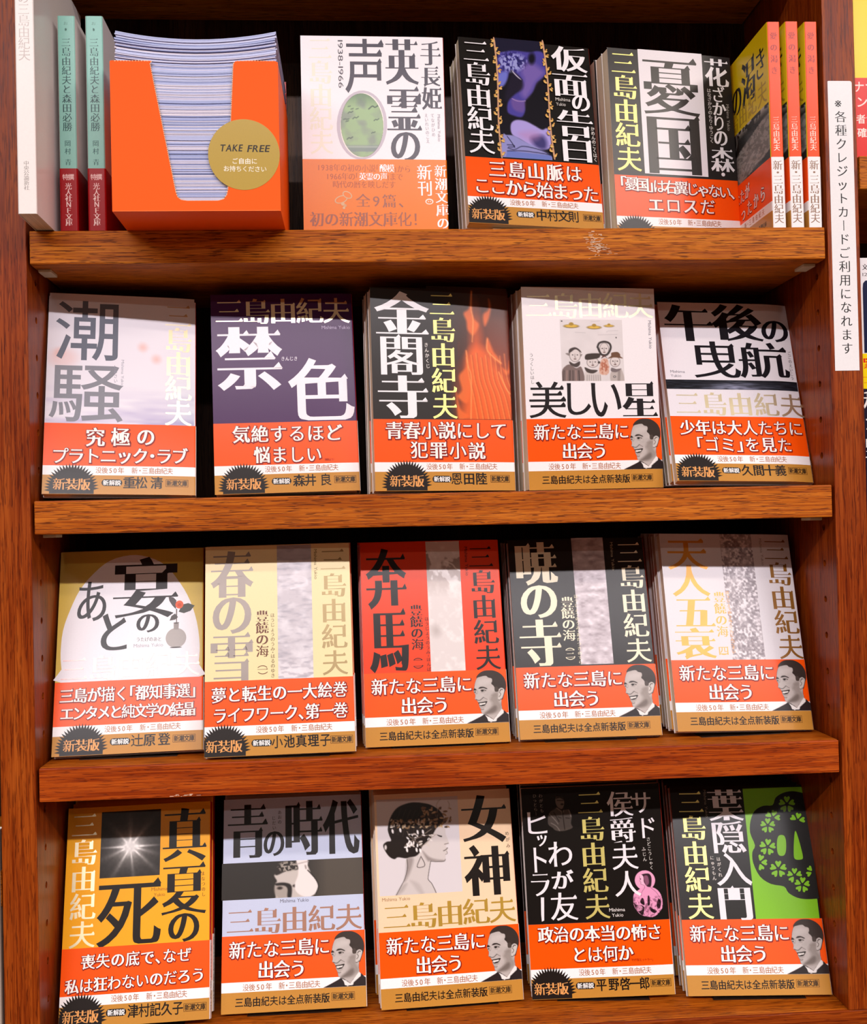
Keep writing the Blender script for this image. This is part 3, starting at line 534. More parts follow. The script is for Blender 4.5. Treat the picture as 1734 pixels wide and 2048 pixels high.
BOOKS = {
'shiosai': {"base":"ebe7ee","ops":[["pic","tide",0.39,-2.47,103.77,99.53],["f","潮",5.3,3.03,49.15,49.9,"6c707c","B"],["f","騒",2.54,53.91,53.58,97.2,"8a8b93","B"],["t","三島由紀夫",92.21,11.97,92.53,88.94,20.05,21.31,"FOIL","h"],["v","Mishima Yukio",52.82,48.72,69.42,2.75,"a9a7b4","n"],["t","しおさい",47.76,54.39,48.07,65.16,2.74,3.41,"9b99a8","s"]],"band":[["t","究極の",34.92,108.71,69.8,107.78,13.48,14.96,"fbf4ee","H","8a1c0c"],["t","プラトニック・ラブ",11.28,122.97,93.72,122.09,11.67,12.91,"fbf4ee","H","8a1c0c"]],"bt":98.5,"face":0,"name":"重松 清","bx":0,"t":9,"nb":3,"row":1,"pose":[-226.7743,20.9184,0.2537,0.1569,0.0243,2.9587]},
'kinjiki': {"base":"471c52","ops":[["t","三島由紀夫",13.46,13.19,92.74,13.23,21.08,21.33,"FOIL","h"],["f","禁",2.97,25.27,51.58,73.87,"f2ecf2","x"],["f","色",55.09,50.01,103.48,97.62,"f2ecf2","x"],["l","Mishima Yukio",81.44,102.45,26.47,3.74,"b9a6c4","n"],["t","きんじき",51.96,50.11,61.37,50.2,3.02,3.69,"efe6f2","s"]],"band":[["t","気絶するほど",19.84,106.9,87.18,107.26,12.88,13.61,"fbf4ee","H","8a1c0c"],["t","悩ましい",34.46,122.63,72.18,123.14,12.02,13.28,"fbf4ee","H","8a1c0c"],["t","（解説より）",79.54,127.48,86.85,127.51,1.68,2.07,"8a2408","n"]],"bt":98.5,"face":0,"name":"森井 良","bx":0,"t":20,"nb":1,"row":1,"pose":[-109.4923,37.2783,0.1477,0.0512,-0.0141,2.9872]},
'kinkaku': {"base":"2b2522","ops":[["pic","flame",42.16,-1.98,104.16,98.1],["f","金",2.86,2.72,43.79,34.92,"f4f1f3","x"],["f","閣",6.65,35.16,37.82,65.5,"f4f1f3","x"],["f","寺",3.87,65.98,41.32,97.65,"f4f1f3","x"],["t","三島由紀夫",53.61,11.83,53.48,88.61,19.72,20.04,"FOILY","h"],["t","きんかくじ",40.89,42.71,41.62,58.61,3.27,3.62,"efe9e2","s"],["v","Mishima Yukio",65.5,40.09,60.44,2.96,"5a2c18","n"]],"band":[["t","青春小説にして",14.94,106.8,93.57,106.59,13.13,13.61,"fbf4ee","H","8a1c0c"],["t","犯罪小説",33.0,121.05,76.18,121.78,13.13,13.35,"fbf4ee","H","8a1c0c"]],"bt":98.5,"face":0,"name":"恩田 陸","bx":0,"t":13,"nb":2,"row":1,"pose":[5.5578,29.7828,0.0963,0.1405,0.0092,1.9622]},
'hoshi': {"base":"f0eaec","ops":[["t","三島由紀夫",13.06,13.88,93.02,13.16,21.69,20.77,"FOIL","m"],["pic","kids",28.77,24.11,77.67,70.4],["t","うつくしいほし",5.84,50.92,5.96,70.99,3.19,3.28,"6f6a6a","s"],["f","美",2.48,70.69,31.31,97.92,"1f1a1c","x"],["f","し",32.06,71.95,50.42,95.79,"1f1a1c","k"],["f","い",51.0,71.91,74.23,97.3,"1f1a1c","k"],["f","星",74.98,70.56,103.25,97.17,"1f1a1c","x"],["v","Mishima Yukio",99.83,24.4,45.73,3.63,"84808a","n"]],"band":[["t","新たな三島に",11.2,108.3,73.2,108.3,12.4,12.8,"fbf4ee","H","8a1c0c"],["t","出会う",32.0,122.6,55.4,122.6,12.2,12.8,"fbf4ee","H","8a1c0c"]],"bt":98.5,"face":1,"name":"","bx":0,"t":13,"nb":3,"row":1,"pose":[118.4389,38.3486,0.0413,0.1311,-0.0064,1.4572]},
'gogo': {"base":"e4dfe4","ops":[["f","午",3.76,1.81,42.9,34.16,"17151a","x"],["f","後",41.73,0.73,82.05,33.58,"17151a","x"],["f","の",80.93,14.54,103.3,33.59,"17151a","k"],["f","曳",22.94,34.2,60.1,65.76,"17151a","x"],["f","航",59.27,34.44,99.6,65.61,"17151a","x"],["pic","stripe",-0.27,67.65,104.15,75.63],["t","三島由紀夫",14.95,87.71,96.79,88.15,20.07,21.14,"FOIL","h"],["l","Mishima",4.22,15.55,60.76,3.25,"84808a","n"],["l","Yukio",4.11,12.37,64.28,3.24,"84808a","n"],["t","ごごのえいこう",101.36,42.6,100.71,64.42,2.99,3.48,"403c40","s"]],"band":[["t","少年は大人たちに",12.25,107.86,96.59,107.6,11.85,12.96,"fbf4ee","H","8a1c0c"],["t","「ゴミ」を見た",20.06,121.7,85.85,121.53,11.79,13.01,"fbf4ee","H","8a1c0c"]],"bt":98.5,"face":0,"name":"久間十義","bx":0,"t":8,"nb":4,"row":1,"pose":[228.5138,30.1784,0.3425,0.0353,0.0255,3.6727]},
'utage': {"base":"d2b24e","ops":[["p",[[2.94,76.47],[3.94,59.89],[8.31,44.85],[14.79,29.64],[24.79,16.85],[35.83,7.81],[50.38,3.96],[63.52,5.8],[76.79,12.97],[87.64,27.16],[95.14,41.25],[100.13,57.81],[102.2,75.02],[101.38,88.59],[98.94,99.45],[5.99,99.11],[4.12,88.85]],"eeeaef"],["f","宴",38.94,5.8,86.49,53.08,"2b2628","x"],["f","の",56.31,50.2,72.74,64.03,"2b2628","k"],["f","あ",13.43,23.64,34.24,53.86,"2b2628","k"],["f","と",31.04,48.49,49.75,76.36,"2b2628","k"],["t","うたげのあと",57.88,68.93,73.36,69.33,3.06,3.56,"6b6668","s"],["l","Mishima Yukio",54.75,75.83,73.6,3.7,"a6a2ac","n"],["p",[[84.84,46.98],[85.74,47.0],[85.63,57.59],[85.03,57.57]],"5f5552"],["p",[[79.32,37.36],[82.85,38.1],[85.01,40.41],[84.71,47.2],[82.03,44.21],[79.86,40.55]],"4f494b"],["p",[[86.78,49.28],[89.34,43.89],[93.66,42.88],[98.43,44.87],[95.4,48.76],[90.66,50.48]],"45453f"],["p",[[80.31,55.81],[81.57,52.33],[84.21,50.49],[86.37,53.33],[84.24,55.17]],"4c4644"],["e",87.27,43.76,2.93,3.08,"dd5a2e",0],["e",87.27,44.08,1.47,1.36,"c8421e",0],["e",85.05,68.98,7.43,7.4,"aaa39f",0],["p",[[83.32,58.21],[87.04,58.29],[86.85,62.77],[83.43,62.69]],"948c88"],["e",85.24,57.71,2.06,0.49,"5d5552",0],["e",85.09,76.1,4.34,0.44,"3b3533",0],["t","三島由紀夫",13.01,89.13,93.22,88.33,19.87,19.99,"FOILW","h"]],"band":[["t","三島が描く「都知事選」",8.59,108.38,97.89,108.19,10.11,11.5,"fbf4ee","H","8a1c0c"],["t","エンタメと純文学の結晶",9.37,121.06,94.93,121.59,9.82,10.75,"fbf4ee","H","8a1c0c"]],"bt":98.5,"face":0,"name":"辻原 登","bx":0,"t":9,"nb":3,"row":2,"pose":[-225.3595,24.7135,0.3303,0.0317,-0.0111,3.2908]},
'haru': {"base":"efdca6","ops":[["pic","sea",51.66,0.33,76.62,98.46],["f","春",3.8,3.61,34.61,38.13,"FOILS","x"],["f","の",5.35,38.13,32.97,64.78,"FOILS","k"],["f","雪",3.97,63.59,34.36,98.44,"FOILS","x"],["t","豊饒の海",40.57,52.58,40.59,78.09,9.44,9.07,"6b3a26","h"],["t","（",40.54,86.83,40.54,86.83,7.2,7.28,"6b3a26","r"],["t","一",40.63,91.2,40.63,91.2,7.6,7.28,"6b3a26","m"],["t","）",40.8,96.07,40.8,96.07,7.2,7.28,"6b3a26","r"],["t","ほうじょうのうみ・はるのゆき",48.02,52.27,47.93,95.78,3.21,3.4,"6b5a3a","s"],["v","Mishima Yukio",79.83,4.21,26.61,3.23,"8a7444","n"],["t","三島由紀夫",92.35,12.47,92.21,88.15,19.3,19.24,"FOILB","h"]],"band":[["t","夢と転生の一大絵巻",9.87,108.39,95.15,107.4,10.43,11.74,"fbf4ee","H","8a1c0c"],["t","ライフワーク、第一巻",10.7,122.51,95.16,122.06,10.43,11.73,"fbf4ee","H","8a1c0c"]],"bt":98.5,"face":0,"name":"小池真理子","bx":-9.5,"t":8,"nb":2,"row":2,"pose":[-116.8411,6.5873,0.2678,0.0084,-0.0082,2.2876]},
'honba': {"base":"e8400f","ops":[["pic","foam",49.49,0.32,74.95,98.67],["f","奔",3.78,4.8,34.08,51.25,"1e1512","x"],["f","馬",4.77,50.47,33.88,98.27,"1e1512","x"],["t","豊饒の海",40.08,52.56,40.32,78.04,9.42,9.01,"1e1512","h"],["t","（",40.14,86.73,40.14,86.73,7.11,7.03,"1e1512","r"],["t","二",40.19,91.7,40.19,91.7,7.94,7.43,"1e1512","m"],["t","）",40.13,97.22,40.13,97.22,7.1,7.0,"1e1512","r"],["t","ほうじょうのうみ・ほんば",47.82,59.32,47.94,96.58,3.19,3.32,"4a1a10","s"],["v","Mishima Yukio",80.0,5.11,27.35,3.26,"4a1a10","n"],["t","三島由紀夫",90.91,13.19,92.17,89.41,19.5,19.62,"1e1512","h"]],"band":[["t","新たな三島に",11.2,108.3,73.2,108.3,12.4,12.8,"fbf4ee","H","8a1c0c"],["t","出会う",32.0,122.6,55.4,122.6,12.2,12.8,"fbf4ee","H","8a1c0c"]],"bt":98.5,"face":1,"name":"","bx":0,"t":8,"nb":2,"row":2,"pose":[-4.6837,25.4266,0.2546,0.0325,-0.0,2.1214]},
'akatsuki': {"base":"211d19","ops":[["pic","sea2",49.07,-0.59,73.61,97.48],["f","暁",4.95,2.08,36.73,36.0,"f0e6c8","x"],["f","の",6.94,36.06,34.72,61.47,"f0e6c8","k"],["f","寺",4.41,62.52,35.98,97.63,"f0e6c8","x"],["t","豊饒の海",42.26,49.69,41.87,75.11,10.08,9.19,"f0e6c8","h"],["t","（",41.62,83.28,41.62,83.28,7.3,7.35,"f0e6c8","r"],["t","三",41.57,88.99,41.57,88.99,8.1,7.75,"f0e6c8","m"],["t","）",41.49,95.1,41.49,95.1,7.29,7.33,"f0e6c8","r"],["t","ほうじょうのうみ・あかつきのてら",49.13,45.4,48.74,95.77,3.09,3.28,"e6dcbc","s"],["v","Mishima Yukio",80.07,3.39,25.75,3.11,"b0a488","n"],["t","三島由紀夫",93.26,12.1,93.35,87.97,20.03,19.64,"f0e6c8","h"]],"band":[["t","新たな三島に",11.2,108.3,73.2,108.3,12.4,12.8,"fbf4ee","H","8a1c0c"],["t","出会う",32.0,122.6,55.4,122.6,12.2,12.8,"fbf4ee","H","8a1c0c"]],"bt":98.5,"face":1,"name":"","bx":0,"t":9,"nb":4,"row":2,"pose":[107.3534,27.489,0.2981,-0.0027,-0.0007,2.9777]},
'tennin': {"base":"ddd8dc","ops":[["pic","glitter",47.98,-0.0,73.66,98.74],["f","天",4.63,3.54,36.78,28.63,"FOILO","x"],["f","人",6.33,25.06,36.2,49.71,"FOILO","x"],["f","五",6.78,49.83,37.57,72.83,"FOILO","x"],["f","衰",4.73,73.89,36.07,98.03,"FOILO","x"],["t","豊饒の海",42.49,50.24,42.33,76.82,9.39,9.05,"FOILO","h"],["t","四",41.55,91.57,41.55,91.57,8.65,7.61,"FOILO","m"],["t","）",41.56,96.19,41.56,96.19,7.35,7.18,"FOILO","r"],["t","ほうじょうのうみ・てんにんごすい",49.44,46.66,49.51,92.47,2.96,3.07,"FOILO","s"],["v","Mishima Yukio",80.86,3.45,25.15,3.01,"9a8f8a","n"],["t","三島由紀夫",92.61,12.54,94.92,88.99,20.52,20.07,"FOILD","h"]],"band":[["t","新たな三島に",11.2,108.3,73.2,108.3,12.4,12.8,"fbf4ee","H","8a1c0c"],["t","出会う",32.0,122.6,55.4,122.6,12.2,12.8,"fbf4ee","H","8a1c0c"]],"bt":98.5,"face":1,"name":"","bx":0,"t":8,"nb":5,"row":2,"pose":[222.8426,27.4468,0.2982,0.0673,0.0308,2.4788]},
'manatsu': {"base":"f5a91c","ops":[["pic","sun",24.56,3.88,68.15,51.25],["f","真",69.98,4.06,102.23,42.88,"1f1815","x"],["f","夏",69.82,43.32,102.19,79.88,"1f1815","x"],["f","の",75.04,78.98,97.36,98.59,"1f1815","k"],["f","死",23.6,52.77,69.73,99.71,"1f1815","x"],["t","三島由紀夫",12.32,12.78,13.69,89.23,19.43,19.83,"FOIL","h"],["t","まなつのし",99.74,52.04,100.23,66.69,2.93,3.16,"5a3410","s"],["l","Mishima",62.34,74.07,61.03,3.46,"a5651a","n"],["l","Yukio",64.19,72.26,64.96,3.45,"a5651a","n"]],"band":[["t","喪失の底で、なぜ",18.83,107.89,86.93,107.18,10.11,10.5,"fbf4ee","H","8a1c0c"],["t","私は狂わないのだろう",8.24,123.79,96.84,121.38,10.03,10.33,"fbf4ee","H","8a1c0c"]],"bt":98.5,"face":0,"name":"津村記久子","bx":-9.5,"t":11,"nb":2,"row":3,"pose":[-224.7552,26.0048,0.3391,0.0045,-0.0164,4.0875]},
'ao': {"base":"c3cce4","ops":[["pic","bulb",-0.83,46.92,104.71,73.24],["f","青",3.11,3.98,33.52,43.64,"1f1b1a","x"],["f","の",30.15,24.9,45.81,43.06,"1f1b1a","k"],["f","時",46.67,3.47,75.04,43.33,"1f1b1a","x"],["f","代",75.12,3.11,102.9,43.97,"1f1b1a","x"],["t","あおの",42.34,11.05,42.33,18.19,3.0,3.27,"38322f","s"],["t","じだい",37.75,15.18,38.19,22.31,2.99,3.26,"38322f","s"],["l","Mishima Yukio",42.53,63.77,75.48,3.63,"6a6878","n"],["t","三島由紀夫",13.05,88.64,93.31,88.95,20.73,19.65,"FOILC","h"]],"band":[["t","新たな三島に",11.2,108.3,73.2,108.3,12.4,12.8,"fbf4ee","H","8a1c0c"],["t","出会う",32.0,122.6,55.4,122.6,12.2,12.8,"fbf4ee","H","8a1c0c"]],"bt":98.5,"face":1,"name":"","bx":0,"t":8,"nb":2,"row":3,"pose":[-113.0708,39.1116,0.3425,0.0041,-0.0045,3.178]},
'megami': {"base":"f4d3ae","ops":[["pic","woman",1.73,3.69,63.92,73.11],["f","女",66.26,3.84,101.29,39.38,"1e1814","x"],["f","神",65.96,40.3,101.54,76.96,"1e1814","x"],["t","めがみ",100.59,33.19,100.9,42.22,3.33,3.32,"4a3a2c","s"],["l","Mishima Yukio",3.39,24.23,75.65,3.52,"a07c54","n"],["t","三島由紀夫",13.75,88.22,93.25,87.67,21.36,19.75,"FOILG","h"]],"band":[["t","新たな三島に",11.2,108.3,73.2,108.3,12.4,12.8,"fbf4ee","H","8a1c0c"],["t","出会う",32.0,122.6,55.4,122.6,12.2,12.8,"fbf4ee","H","8a1c0c"]],"bt":98.5,"face":1,"name":"","bx":0,"t":8,"nb":3,"row":3,"pose":[2.4209,36.9591,0.255,0.0694,0.0046,2.4081]},
'sado': {"base":"1a1613","ops":[["pic","general",18.82,5.85,38.45,33.1],["pic","lady",78.86,62.92,100.77,96.67],["t","三島由紀夫",51.52,12.63,52.12,87.32,19.6,19.26,"FOILY","h"],["t","侯爵夫人",74.04,13.88,75.64,71.88,20.58,20.0,"efe9ec","h"],["t","サド",90.17,13.5,92.8,32.14,16.72,18.14,"efe9ec","h"],["t","さどこうしゃく",93.52,40.58,94.41,61.21,3.16,3.2,"d8d2cc","s"],["t","ふじん",89.49,47.61,89.84,55.01,3.16,3.19,"d8d2cc","s"],["f","ヒ",3.78,17.49,18.23,33.37,"efe9ec","h"],["f","ッ",10.02,34.29,17.54,42.64,"efe9ec","h"],["f","ト",6.94,43.41,16.44,61.33,"efe9ec","h"],["f","ラ",3.85,62.54,17.66,78.33,"efe9ec","h"],["p",[[10.51,79.32],[12.92,79.41],[12.01,95.8],[10.23,96.56],[10.04,91.58]],"efe9ec"],["f","わ",17.83,39.72,35.77,57.67,"efe9ec","k"],["f","が",19.38,60.2,35.83,73.95,"efe9ec","k"],["f","友",17.22,76.44,37.54,96.38,"efe9ec","h"],["t","わがとも",14.61,5.69,15.02,16.6,2.95,3.02,"8f8880","s"],["t","ひっとらー",10.02,5.56,10.45,18.72,2.94,3.02,"8f8880","s"],["l","Mishima",60.65,72.41,90.19,3.5,"e6e0dc","n"],["l","Yukio",62.47,70.84,93.95,3.5,"e6e0dc","n"]],"band":[["t","政治の本当の怖さ",12.46,105.92,92.87,106.79,11.72,12.05,"fbf4ee","H","8a1c0c"],["t","とは何か",36.52,120.78,70.7,120.66,11.71,12.03,"fbf4ee","H","8a1c0c"],["t","「わが友ヒットラー」",74.44,125.88,90.16,126.1,2.09,2.25,"8a2408","n"]],"bt":98.5,"face":0,"name":"平野啓一郎","bx":-4,"t":9,"nb":4,"row":3,"pose":[113.2593,35.2997,0.1648,-0.0882,-0.0242,2.1186]},
'hagakure': {"base":"1b1713","ops":[["q",[[56.78,2.36],[104.9,1.47],[103.19,98.56],[55.65,98.61]],"7fc01e"],["p",[[103.48,6.23],[95.55,4.76],[87.75,6.09],[81.59,9.76],[78.54,15.3],[71.4,15.69],[64.37,19.31],[60.23,26.62],[58.72,35.74],[61.35,45.3],[58.73,50.23],[58.45,58.3],[62.4,68.18],[70.08,73.64],[79.57,75.58],[82.25,80.05],[88.28,83.69],[95.54,84.89],[104.9,84.48],[104.9,84.1],[104.9,63.66],[104.9,36.48],[104.9,8.73],[104.9,6.77]],"171512"],["p",[[85.18,45.64],[84.53,49.24],[83.67,51.52],[82.53,52.9],[80.66,53.35],[78.9,52.85],[78.1,51.43],[77.81,49.14],[78.06,45.54],[78.7,41.93],[79.55,39.64],[80.7,38.24],[82.58,37.78],[84.35,38.29],[85.15,39.72],[85.44,42.02]],"7fc01e"],["p",[[93.61,34.82],[94.97,38.95],[96.26,47.16],[96.82,54.41],[95.09,56.18],[90.47,55.66],[90.26,50.69],[91.91,40.73]],"7fc01e"],["p",[[89.97,13.42],[92.16,10.99],[92.73,9.52],[91.83,8.65],[90.47,9.5],[89.32,8.62],[88.21,9.47],[88.4,10.95]],"7fc01e"],["p",[[91.17,14.37],[94.01,15.39],[95.57,15.3],[96.25,14.11],[95.14,13.19],[95.77,11.77],[94.71,11.09],[93.29,11.88]],"7fc01e"],["p",[[90.48,15.87],[90.05,18.92],[90.45,20.33],[91.76,20.46],[92.43,19.06],[93.96,19.05],[94.42,17.78],[93.36,16.8]],"7fc01e"],["p",[[88.86,15.85],[85.76,16.72],[84.45,17.68],[84.59,18.95],[86.11,18.99],[86.43,20.4],[87.77,20.3],[88.52,18.91]],"7fc01e"],["p",[[88.55,14.34],[87.06,11.82],[85.84,11.0],[84.62,11.66],[84.89,13.09],[83.56,13.98],[83.93,15.18],[85.46,15.3]],"7fc01e"],["p",[[77.92,23.61],[80.49,21.96],[81.39,20.76],[80.86,19.72],[79.45,20.13],[78.71,19.02],[77.51,19.5],[77.26,20.91]],"7fc01e"],["p",[[78.68,24.8],[80.84,26.5],[82.21,26.84],[83.12,25.93],[82.43,24.79],[83.37,23.65],[82.65,22.74],[81.21,23.08]],"7fc01e"],["p",[[76.43,24.07],[75.85,21.34],[75.04,20.26],[73.8,20.54],[73.62,21.93],[72.23,22.39],[72.21,23.59],[73.5,24.12]],"7fc01e"],["p",[[73.06,29.42],[75.02,27.24],[75.52,25.92],[74.71,25.14],[73.49,25.9],[72.45,25.11],[71.45,25.87],[71.64,27.2]],"7fc01e"],["p",[[74.14,30.27],[76.71,31.19],[78.11,31.11],[78.71,30.04],[77.71,29.22],[78.27,27.94],[77.31,27.33],[76.04,28.04]],"7fc01e"],["p",[[73.53,31.61],[73.16,34.35],[73.53,35.61],[74.71,35.73],[75.31,34.47],[76.69,34.47],[77.09,33.33],[76.13,32.45]],"7fc01e"],["p",[[72.07,31.59],[69.29,32.36],[68.12,33.22],[68.25,34.36],[69.62,34.4],[69.92,35.67],[71.12,35.58],[71.79,34.33]],"7fc01e"],["p",[[71.79,30.24],[70.43,27.97],[69.33,27.24],[68.23,27.82],[68.48,29.11],[67.29,29.9],[67.64,30.98],[69.02,31.09]],"7fc01e"],["p",[[96.73,25.82],[99.17,23.95],[99.96,22.68],[99.32,21.7],[97.94,22.25],[97.08,21.22],[95.91,21.81],[95.8,23.23]],"7fc01e"],["p",[[97.61,26.92],[99.96,28.39],[101.37,28.59],[102.21,27.6],[101.4,26.55],[102.24,25.33],[101.43,24.5],[100.0,24.99]],"7fc01e"],["p",[[95.27,26.42],[94.42,23.79],[93.49,22.81],[92.26,23.2],[92.23,24.59],[90.86,25.17],[90.96,26.36],[92.31,26.75]],"7fc01e"],["p",[[71.02,45.31],[73.37,43.14],[74.05,41.75],[73.27,40.81],[71.87,41.51],[70.84,40.54],[69.68,41.26],[69.73,42.73]],"7fc01e"],["p",[[72.08,46.35],[74.73,47.63],[76.25,47.7],[77.02,46.6],[76.04,45.6],[76.78,44.26],[75.82,43.49],[74.37,44.12]],"7fc01e"],["p",[[71.27,47.75],[70.56,50.7],[70.82,52.12],[72.07,52.38],[72.86,51.07],[74.34,51.21],[74.91,50.02],[73.97,48.95]],"7fc01e"],["p",[[69.71,47.58],[66.62,48.12],[65.27,48.93],[65.28,50.19],[66.75,50.38],[66.93,51.79],[68.23,51.82],[69.09,50.54]],"7fc01e"],["p",[[69.55,46.07],[68.34,43.45],[67.25,42.52],[66.0,43.05],[66.12,44.48],[64.75,45.22],[65.0,46.43],[66.47,46.7]],"7fc01e"],["p",[[63.67,56.73],[66.27,55.09],[67.18,53.88],[66.64,52.83],[65.2,53.24],[64.44,52.12],[63.23,52.6],[62.98,54.02]],"7fc01e"],["p",[[64.45,57.93],[66.65,59.65],[68.04,60.0],[68.97,59.09],[68.25,57.94],[69.21,56.8],[68.47,55.88],[67.01,56.22]],"7fc01e"],["p",[[63.42,59.13],[62.18,61.83],[62.14,63.23],[63.25,63.71],[64.24,62.61],[65.58,63.02],[66.34,61.98],[65.68,60.78]],"7fc01e"],["p",[[76.94,61.56],[79.13,59.15],[79.7,57.7],[78.79,56.83],[77.42,57.66],[76.25,56.79],[75.14,57.63],[75.34,59.09]],"7fc01e"],["p",[[78.15,62.5],[81.02,63.53],[82.59,63.45],[83.27,62.27],[82.15,61.36],[82.77,59.95],[81.7,59.27],[80.27,60.04]],"7fc01e"],["p",[[77.46,63.98],[77.04,67.01],[77.45,68.41],[78.77,68.55],[79.44,67.16],[80.99,67.16],[81.44,65.91],[80.37,64.93]],"7fc01e"],["p",[[75.82,63.96],[72.7,64.8],[71.39,65.74],[71.53,67.0],[73.07,67.05],[73.4,68.46],[74.75,68.36],[75.5,66.99]],"7fc01e"],["p",[[75.5,62.46],[73.99,59.94],[72.76,59.12],[71.52,59.77],[71.8,61.19],[70.47,62.07],[70.85,63.26],[72.4,63.39]],"7fc01e"],["p",[[88.61,66.56],[90.56,64.44],[91.06,63.16],[90.27,62.4],[89.05,63.13],[88.03,62.36],[87.04,63.1],[87.21,64.39]],"7fc01e"],["p",[[87.62,68.67],[84.86,69.41],[83.69,70.24],[83.82,71.35],[85.17,71.39],[85.46,72.63],[86.65,72.55],[87.32,71.34]],"7fc01e"],["p",[[87.34,67.35],[86.01,65.13],[84.93,64.41],[83.84,64.98],[84.08,66.23],[82.89,67.0],[83.23,68.05],[84.59,68.17]],"7fc01e"],["p",[[89.68,67.39],[92.21,68.3],[93.6,68.23],[94.2,67.19],[93.21,66.39],[93.78,65.14],[92.83,64.54],[91.57,65.23]],"7fc01e"],["p",[[93.65,73.29],[95.87,71.3],[96.52,70.03],[95.79,69.16],[94.48,69.79],[93.52,68.9],[92.43,69.56],[92.47,70.91]],"7fc01e"],["p",[[94.64,74.26],[97.11,75.45],[98.53,75.52],[99.26,74.51],[98.34,73.58],[99.05,72.35],[98.16,71.63],[96.8,72.21]],"7fc01e"],["p",[[93.87,75.55],[93.19,78.27],[93.41,79.58],[94.59,79.82],[95.33,78.62],[96.72,78.75],[97.25,77.65],[96.39,76.66]],"7fc01e"],["p",[[92.41,75.38],[89.52,75.87],[88.24,76.62],[88.25,77.77],[89.62,77.96],[89.77,79.26],[90.99,79.3],[91.81,78.11]],"7fc01e"],["p",[[92.27,73.99],[91.17,71.57],[90.15,70.71],[88.97,71.19],[89.08,72.51],[87.79,73.19],[88.01,74.31],[89.39,74.56]],"7fc01e"],["p",[[101.69,65.74],[99.2,65.2],[97.9,65.42],[97.46,66.44],[98.49,67.06],[98.12,68.26],[99.08,68.7],[100.18,67.94]],"7fc01e"],["p",[[102.11,64.48],[102.15,61.98],[101.66,60.89],[100.54,60.91],[100.12,62.11],[98.83,62.26],[98.59,63.32],[99.59,64.01]],"7fc01e"],["t","三島由紀夫",15.15,12.35,15.0,88.92,20.2,19.92,"FOILY","h"],["f","葉",28.62,2.97,55.43,26.79,"e9e4e8","x"],["f","隠",29.52,26.96,54.42,50.8,"e9e4e8","x"],["f","入",29.28,50.53,55.98,74.67,"e9e4e8","x"],["f","門",29.13,74.55,53.67,99.11,"e9e4e8","x"],["v","Mishima Yukio",26.88,3.04,24.21,2.99,"8a7f70","n"],["t","はがくれ",32.19,55.03,32.35,66.6,3.13,3.22,"e2dcd4","s"],["t","にゅうもん",27.4,54.06,27.69,69.0,3.12,3.21,"e2dcd4","s"]],"band":[["t","新たな三島に",11.2,108.3,73.2,108.3,12.4,12.8,"fbf4ee","H","8a1c0c"],["t","出会う",32.0,122.6,55.4,122.6,12.2,12.8,"fbf4ee","H","8a1c0c"]],"bt":98.5,"face":1,"name":"","bx":0,"t":8,"nb":6,"row":3,"pose":[226.6997,23.9761,0.3892,-0.0764,0.0063,3.3243]},
'eirei': {"base":"f7f3f6","ops":[["t","三島由紀夫",14.09,9.71,14.16,79.93,17.55,18.93,"f3efdc","h"],["f","手",87.59,3.01,102.88,21.24,"504c56","x"],["f","長",87.99,21.74,102.1,37.8,"504c56","x"],["f","姫",88.0,37.88,102.83,55.17,"504c56","x"],["f","英",61.78,1.93,86.09,36.33,"504c56","x"],["f","霊",62.15,37.23,87.73,70.53,"504c56","x"],["f","の",64.46,71.85,85.87,94.06,"504c56","k"],["f","声",32.09,1.95,60.88,42.94,"504c56","x"],["v","1938-1966",29.02,3.17,39.1,5.08,"5c5860","n"],["e",43.66,66.75,18.35,25.9,"c9c0cb",4],["e",43.74,66.92,15.9,24.22,"f2efe6",4],["pic","birds",28.09,42.96,59.39,90.88],["v","Mishima Yukio",100.28,58.33,78.61,2.98,"b0acb8","n"],["t","てながひめ",95.55,59.22,96.02,73.57,2.81,3.21,"b0acb8","s"],["t","えいれいのこえ",90.92,59.25,91.76,78.66,2.81,3.21,"b0acb8","s"]],"band":[["t","1938年の初の小説「　　」から",11.62,98.57,76.17,99.58,5.07,6.02,"b9541a","m"],["t","酸模",58.53,98.98,63.86,99.13,5.74,6.37,"ffffff","h"],["t","1966年の「　　　　」まで",18.0,105.22,70.28,105.47,5.23,6.02,"b9541a","m"],["t","英霊の声",43.26,105.3,58.8,105.34,5.4,6.19,"ffffff","h"],["t","時代の暦を映しだす",23.98,111.2,64.81,111.35,5.23,5.85,"b9541a","m"],["t","全9篇、",43.29,123.25,71.5,123.62,10.63,10.68,"a7624a","m"],["t","初の新潮文庫化！",9.69,136.99,83.9,136.98,10.6,11.48,"a7624a","h"],["t","新潮文庫の",100.29,100.92,101.27,139.73,9.24,9.73,"ffffff","h"],["t","新刊",88.46,102.06,88.74,113.97,11.37,12.25,"ffffff","h"],["e",91.63,123.85,2.96,2.18,"f4e6d8",0],["e",91.62,124.01,2.14,1.42,"ee7e14",0],["e",90.97,123.85,0.41,0.42,"f4e6d8",0],["e",92.45,123.84,0.41,0.42,"f4e6d8",0],["e",27.42,122.44,4.88,2.83,"e0b888",-20],["e",27.42,122.44,4.07,2.16,"ee7e14",-20],["e",31.96,119.1,3.75,2.5,"e0b888",30],["e",31.96,119.1,3.01,1.83,"ee7e14",30],["e",28.57,125.76,1.3,1.33,"e0b888",0],["e",30.18,127.01,1.14,1.16,"d9a878",0],["e",29.33,128.67,0.98,1.0,"e0b888",0]],"bt":92.5,"face":0,"name":"","bx":0,"t":12,"nb":0,"row":0,"pose":[-41.3772,29.3835,0.0494,0.012,0.0014,1.111]},
